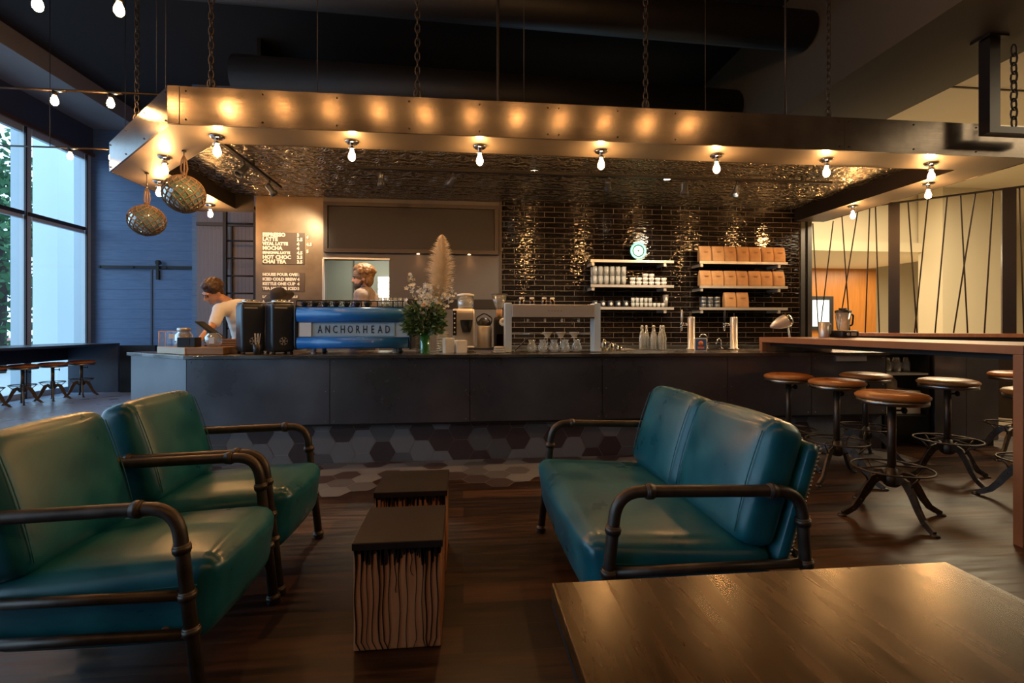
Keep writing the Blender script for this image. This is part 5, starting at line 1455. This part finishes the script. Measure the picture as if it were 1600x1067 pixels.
for sx in (-.08, .08): f.limb([(hip + V(sx, 0, -.05), .095), (V(-.08 + sx, .03, .52), .062), (V(-.08 + sx, .06, .09), .042), (V(-.09 + sx, -.03, .05), .040), (V(-.09 + sx, -.12, .035), .034)])
p = head(f, hd, R); fuse(f.build('body', 'skin', t), .008)
face_bits(t, p, R, 'hair_brown'); hair(t, p, R, 'hair_brown', 1.10, 200, 3)
f = Fig(); f.limb([(hip + V(0, 0, -.02), .160), (V(-.115, -.02, 1.15), .150), (V(-.14, -.07, 1.31), .150), (V(-.165, -.10, 1.385), .108)]); f.limb([(shL, .072), (V(-.16, -.10, 1.40), .096), (shR, .074)])
f.limb([(shL, .068), (V(-.295, -.31, 1.235), .060)]); f.limb([(shR, .068), (V(.055, -.14, 1.26), .060)])
fuse(f.build('t_shirt', 'shirt_white', t), .011, 6)
f = Fig()
for sx in (-.08, .08): f.limb([(hip + V(sx, 0, -.06), .112), (V(-.08 + sx, .03, .52), .078), (V(-.08 + sx, .06, .10), .062)])
fuse(f.build('trousers', 'trouser', t), .014)
mb = MB()
for sx in (-.08, .08): mb.cushion((-.09 + sx, -.05, .036), (.095, .27, .072), .03, cuts=5)
mb.build('shoes', 'black_plastic', t)

# 2: behind the blue machine, in profile to the left
t = thing('person', 'person with bushy sandy hair and dark beard behind the blue machine', 'person', (-1.07, 5.50, 0))
f = Fig(); hd = V(-.035, -.03, 1.715); R = rot(-1.35, .12)
f.limb([(V(0, 0, .98), .13), (V(0, 0, 1.2), .135), (V(0, .01, 1.46), .135)]); f.limb([(V(-.02, -.20, 1.52), .062), (V(0, 0, 1.55), .08), (V(.03, .20, 1.52), .062)])
f.limb([(V(0, .01, 1.50), .060), (V(-.015, 0, 1.60), .056), (hd + V(.02, 0, -.03), .055)])
for y, w in ((-.22, V(-.20, -.24, 1.08)), (.22, V(-.22, .16, 1.06))):
    f.limb([(V(0, y, 1.51), .052), (V(.01, y * 1.15, 1.22), .042), (w, .026)]); hand(f, w, (-1, 0, -.2), (0, 0, 1), 1 if y < 0 else -1, .7)
for y in (-.09, .09): f.limb([(V(0, y, .95), .10), (V(0, y, .5), .065), (V(.01, y, .09), .043), (V(-.06, y, .05), .040), (V(-.15, y, .035), .034)])
p = head(f, hd, R); fuse(f.build('body', 'skin', t), .008); face_bits(t, p, R, 'hair_sandy'); hair(t, p, R, 'hair_sandy', 1.28, 320, 5)
f = Fig(); f.ov(p(0, -.052, -.070), (.052, .048, .046), R); f.ov(p(0, -.06, -.095), (.04, .036, .035), R)
for sx in (-1, 1): f.limb([(p(sx * .062, -.005, -.03), .018), (p(sx * .05, -.04, -.07), .022)], 8)
fuse(f.build('beard', 'beard_dark', t), .008, 2)
f = Fig(); f.limb([(V(0, 0, .95), .145), (V(0, 0, 1.2), .150), (V(0, .01, 1.47), .148)]); f.limb([(V(-.02, -.20, 1.525), .076), (V(0, 0, 1.56), .090), (V(.03, .20, 1.525), .076)])
for y in (-.22, .22): f.limb([(V(0, y, 1.51), .068), (V(.01, y * 1.13, 1.24), .058)])
fuse(f.build('shirt', 'shirt_grey', t), .011, 5)
f = Fig(); f.limb([(V(-.055, -.01, .78), .13), (V(-.055, -.01, 1.2), .125), (V(-.05, -.01, 1.42), .115)]); f.limb([(V(-.05, -.09, 1.46), .045), (V(-.015, -.085, 1.625), .030)]); f.limb([(V(-.05, .08, 1.46), .045), (V(-.01, .085, 1.625), .030)])
fuse(f.build('apron', 'apron_blue', t), .011, 4)
f = Fig()
for y in (-.09, .09): f.limb([(V(.005, y, .93), .115), (V(0, y, .5), .080), (V(.01, y, .10), .064)])
fuse(f.build('trousers', 'trouser', t), .014)
mb = MB()
for y in (-.09, .09): mb.cushion((-.07, y, .036), (.28, .095, .072), .03, cuts=5)
mb.build('shoes', 'black_plastic', t)

# 3: hat, mostly behind the right grinder
t = thing('person', 'person in black brimmed hat bent down behind the tall grinders', 'person', (-1.86, 5.52, 0))
f = Fig(); hd = V(-.10, -.09, 1.455); R = rot(-.15, .55)
f.limb([(V(.06, .06, .95), .125), (V(.03, .03, 1.12), .130), (V(-.01, -.01, 1.25), .130)]); f.limb([(V(-.20, -.03, 1.27), .060), (V(-.02, -.01, 1.31), .08), (V(.17, -.01, 1.28), .060)])
f.limb([(V(-.03, -.03, 1.32), .056), (V(-.06, -.05, 1.38), .052), (hd + V(.01, .02, -.02), .052)])
for x, w in ((-.21, V(-.03, -.47, 1.10)), (.18, V(.24, -.45, 1.09))):
    f.limb([(V(x, -.03, 1.26), .050), (V(x * 1.05, -.22, 1.13), .040), (w, .025)]); hand(f, w, (.1, -1, -.1), (0, 0, 1), 1 if x < 0 else -1, .8)
for x in (-.09, .09): f.limb([(V(.05 + x, .06, .90), .10), (V(.04 + x, .02, .5), .065), (V(.05 + x, .06, .09), .043), (V(.05 + x, -.02, .05), .040), (V(.05 + x, -.10, .035), .034)])
p = head(f, hd, R); fuse(f.build('body', 'skin', t), .008); face_bits(t, p, R, 'hair_brown')
mb = MB(); mb.lathe([(0, .128), (.045, .130), (.072, .115), (.086, .06), (.090, .048), (.150, .040), (.152, .034), (.088, .038), (0, .045)], p(0, .015, .02), 26, R); mb.build('hat', 'hat_black', t)
mb = MB(); mb.ball(p(0, .055, -.005), (.066, .045, .06), 12, 8, R); mb.build('hair', 'hair_brown', t)
f = Fig(); f.limb([(V(.06, .06, .92), .140), (V(.03, .03, 1.12), .145), (V(-.01, -.01, 1.255), .143)]); f.limb([(V(-.20, -.03, 1.275), .074), (V(-.02, -.01, 1.315), .088), (V(.17, -.01, 1.285), .074)])
for x, w in ((-.21, V(-.10, -.36, 1.115)), (.18, V(.22, -.34, 1.105))): f.limb([(V(x, -.03, 1.26), .066), (V(x * 1.05, -.20, 1.14), .056), (w, .040)])
fuse(f.build('shirt', 'shirt_grey', t), .011, 5)
f = Fig()
for x in (-.09, .09): f.limb([(V(.05 + x, .06, .88), .115), (V(.04 + x, .02, .5), .080), (V(.05 + x, .06, .10), .064)])
fuse(f.build('trousers', 'trouser', t), .014)
mb = MB()
for x in (-.09, .09): mb.cushion((.05 + x, -.03, .036), (.095, .27, .072), .03, cuts=5)
mb.build('shoes', 'black_plastic', t)
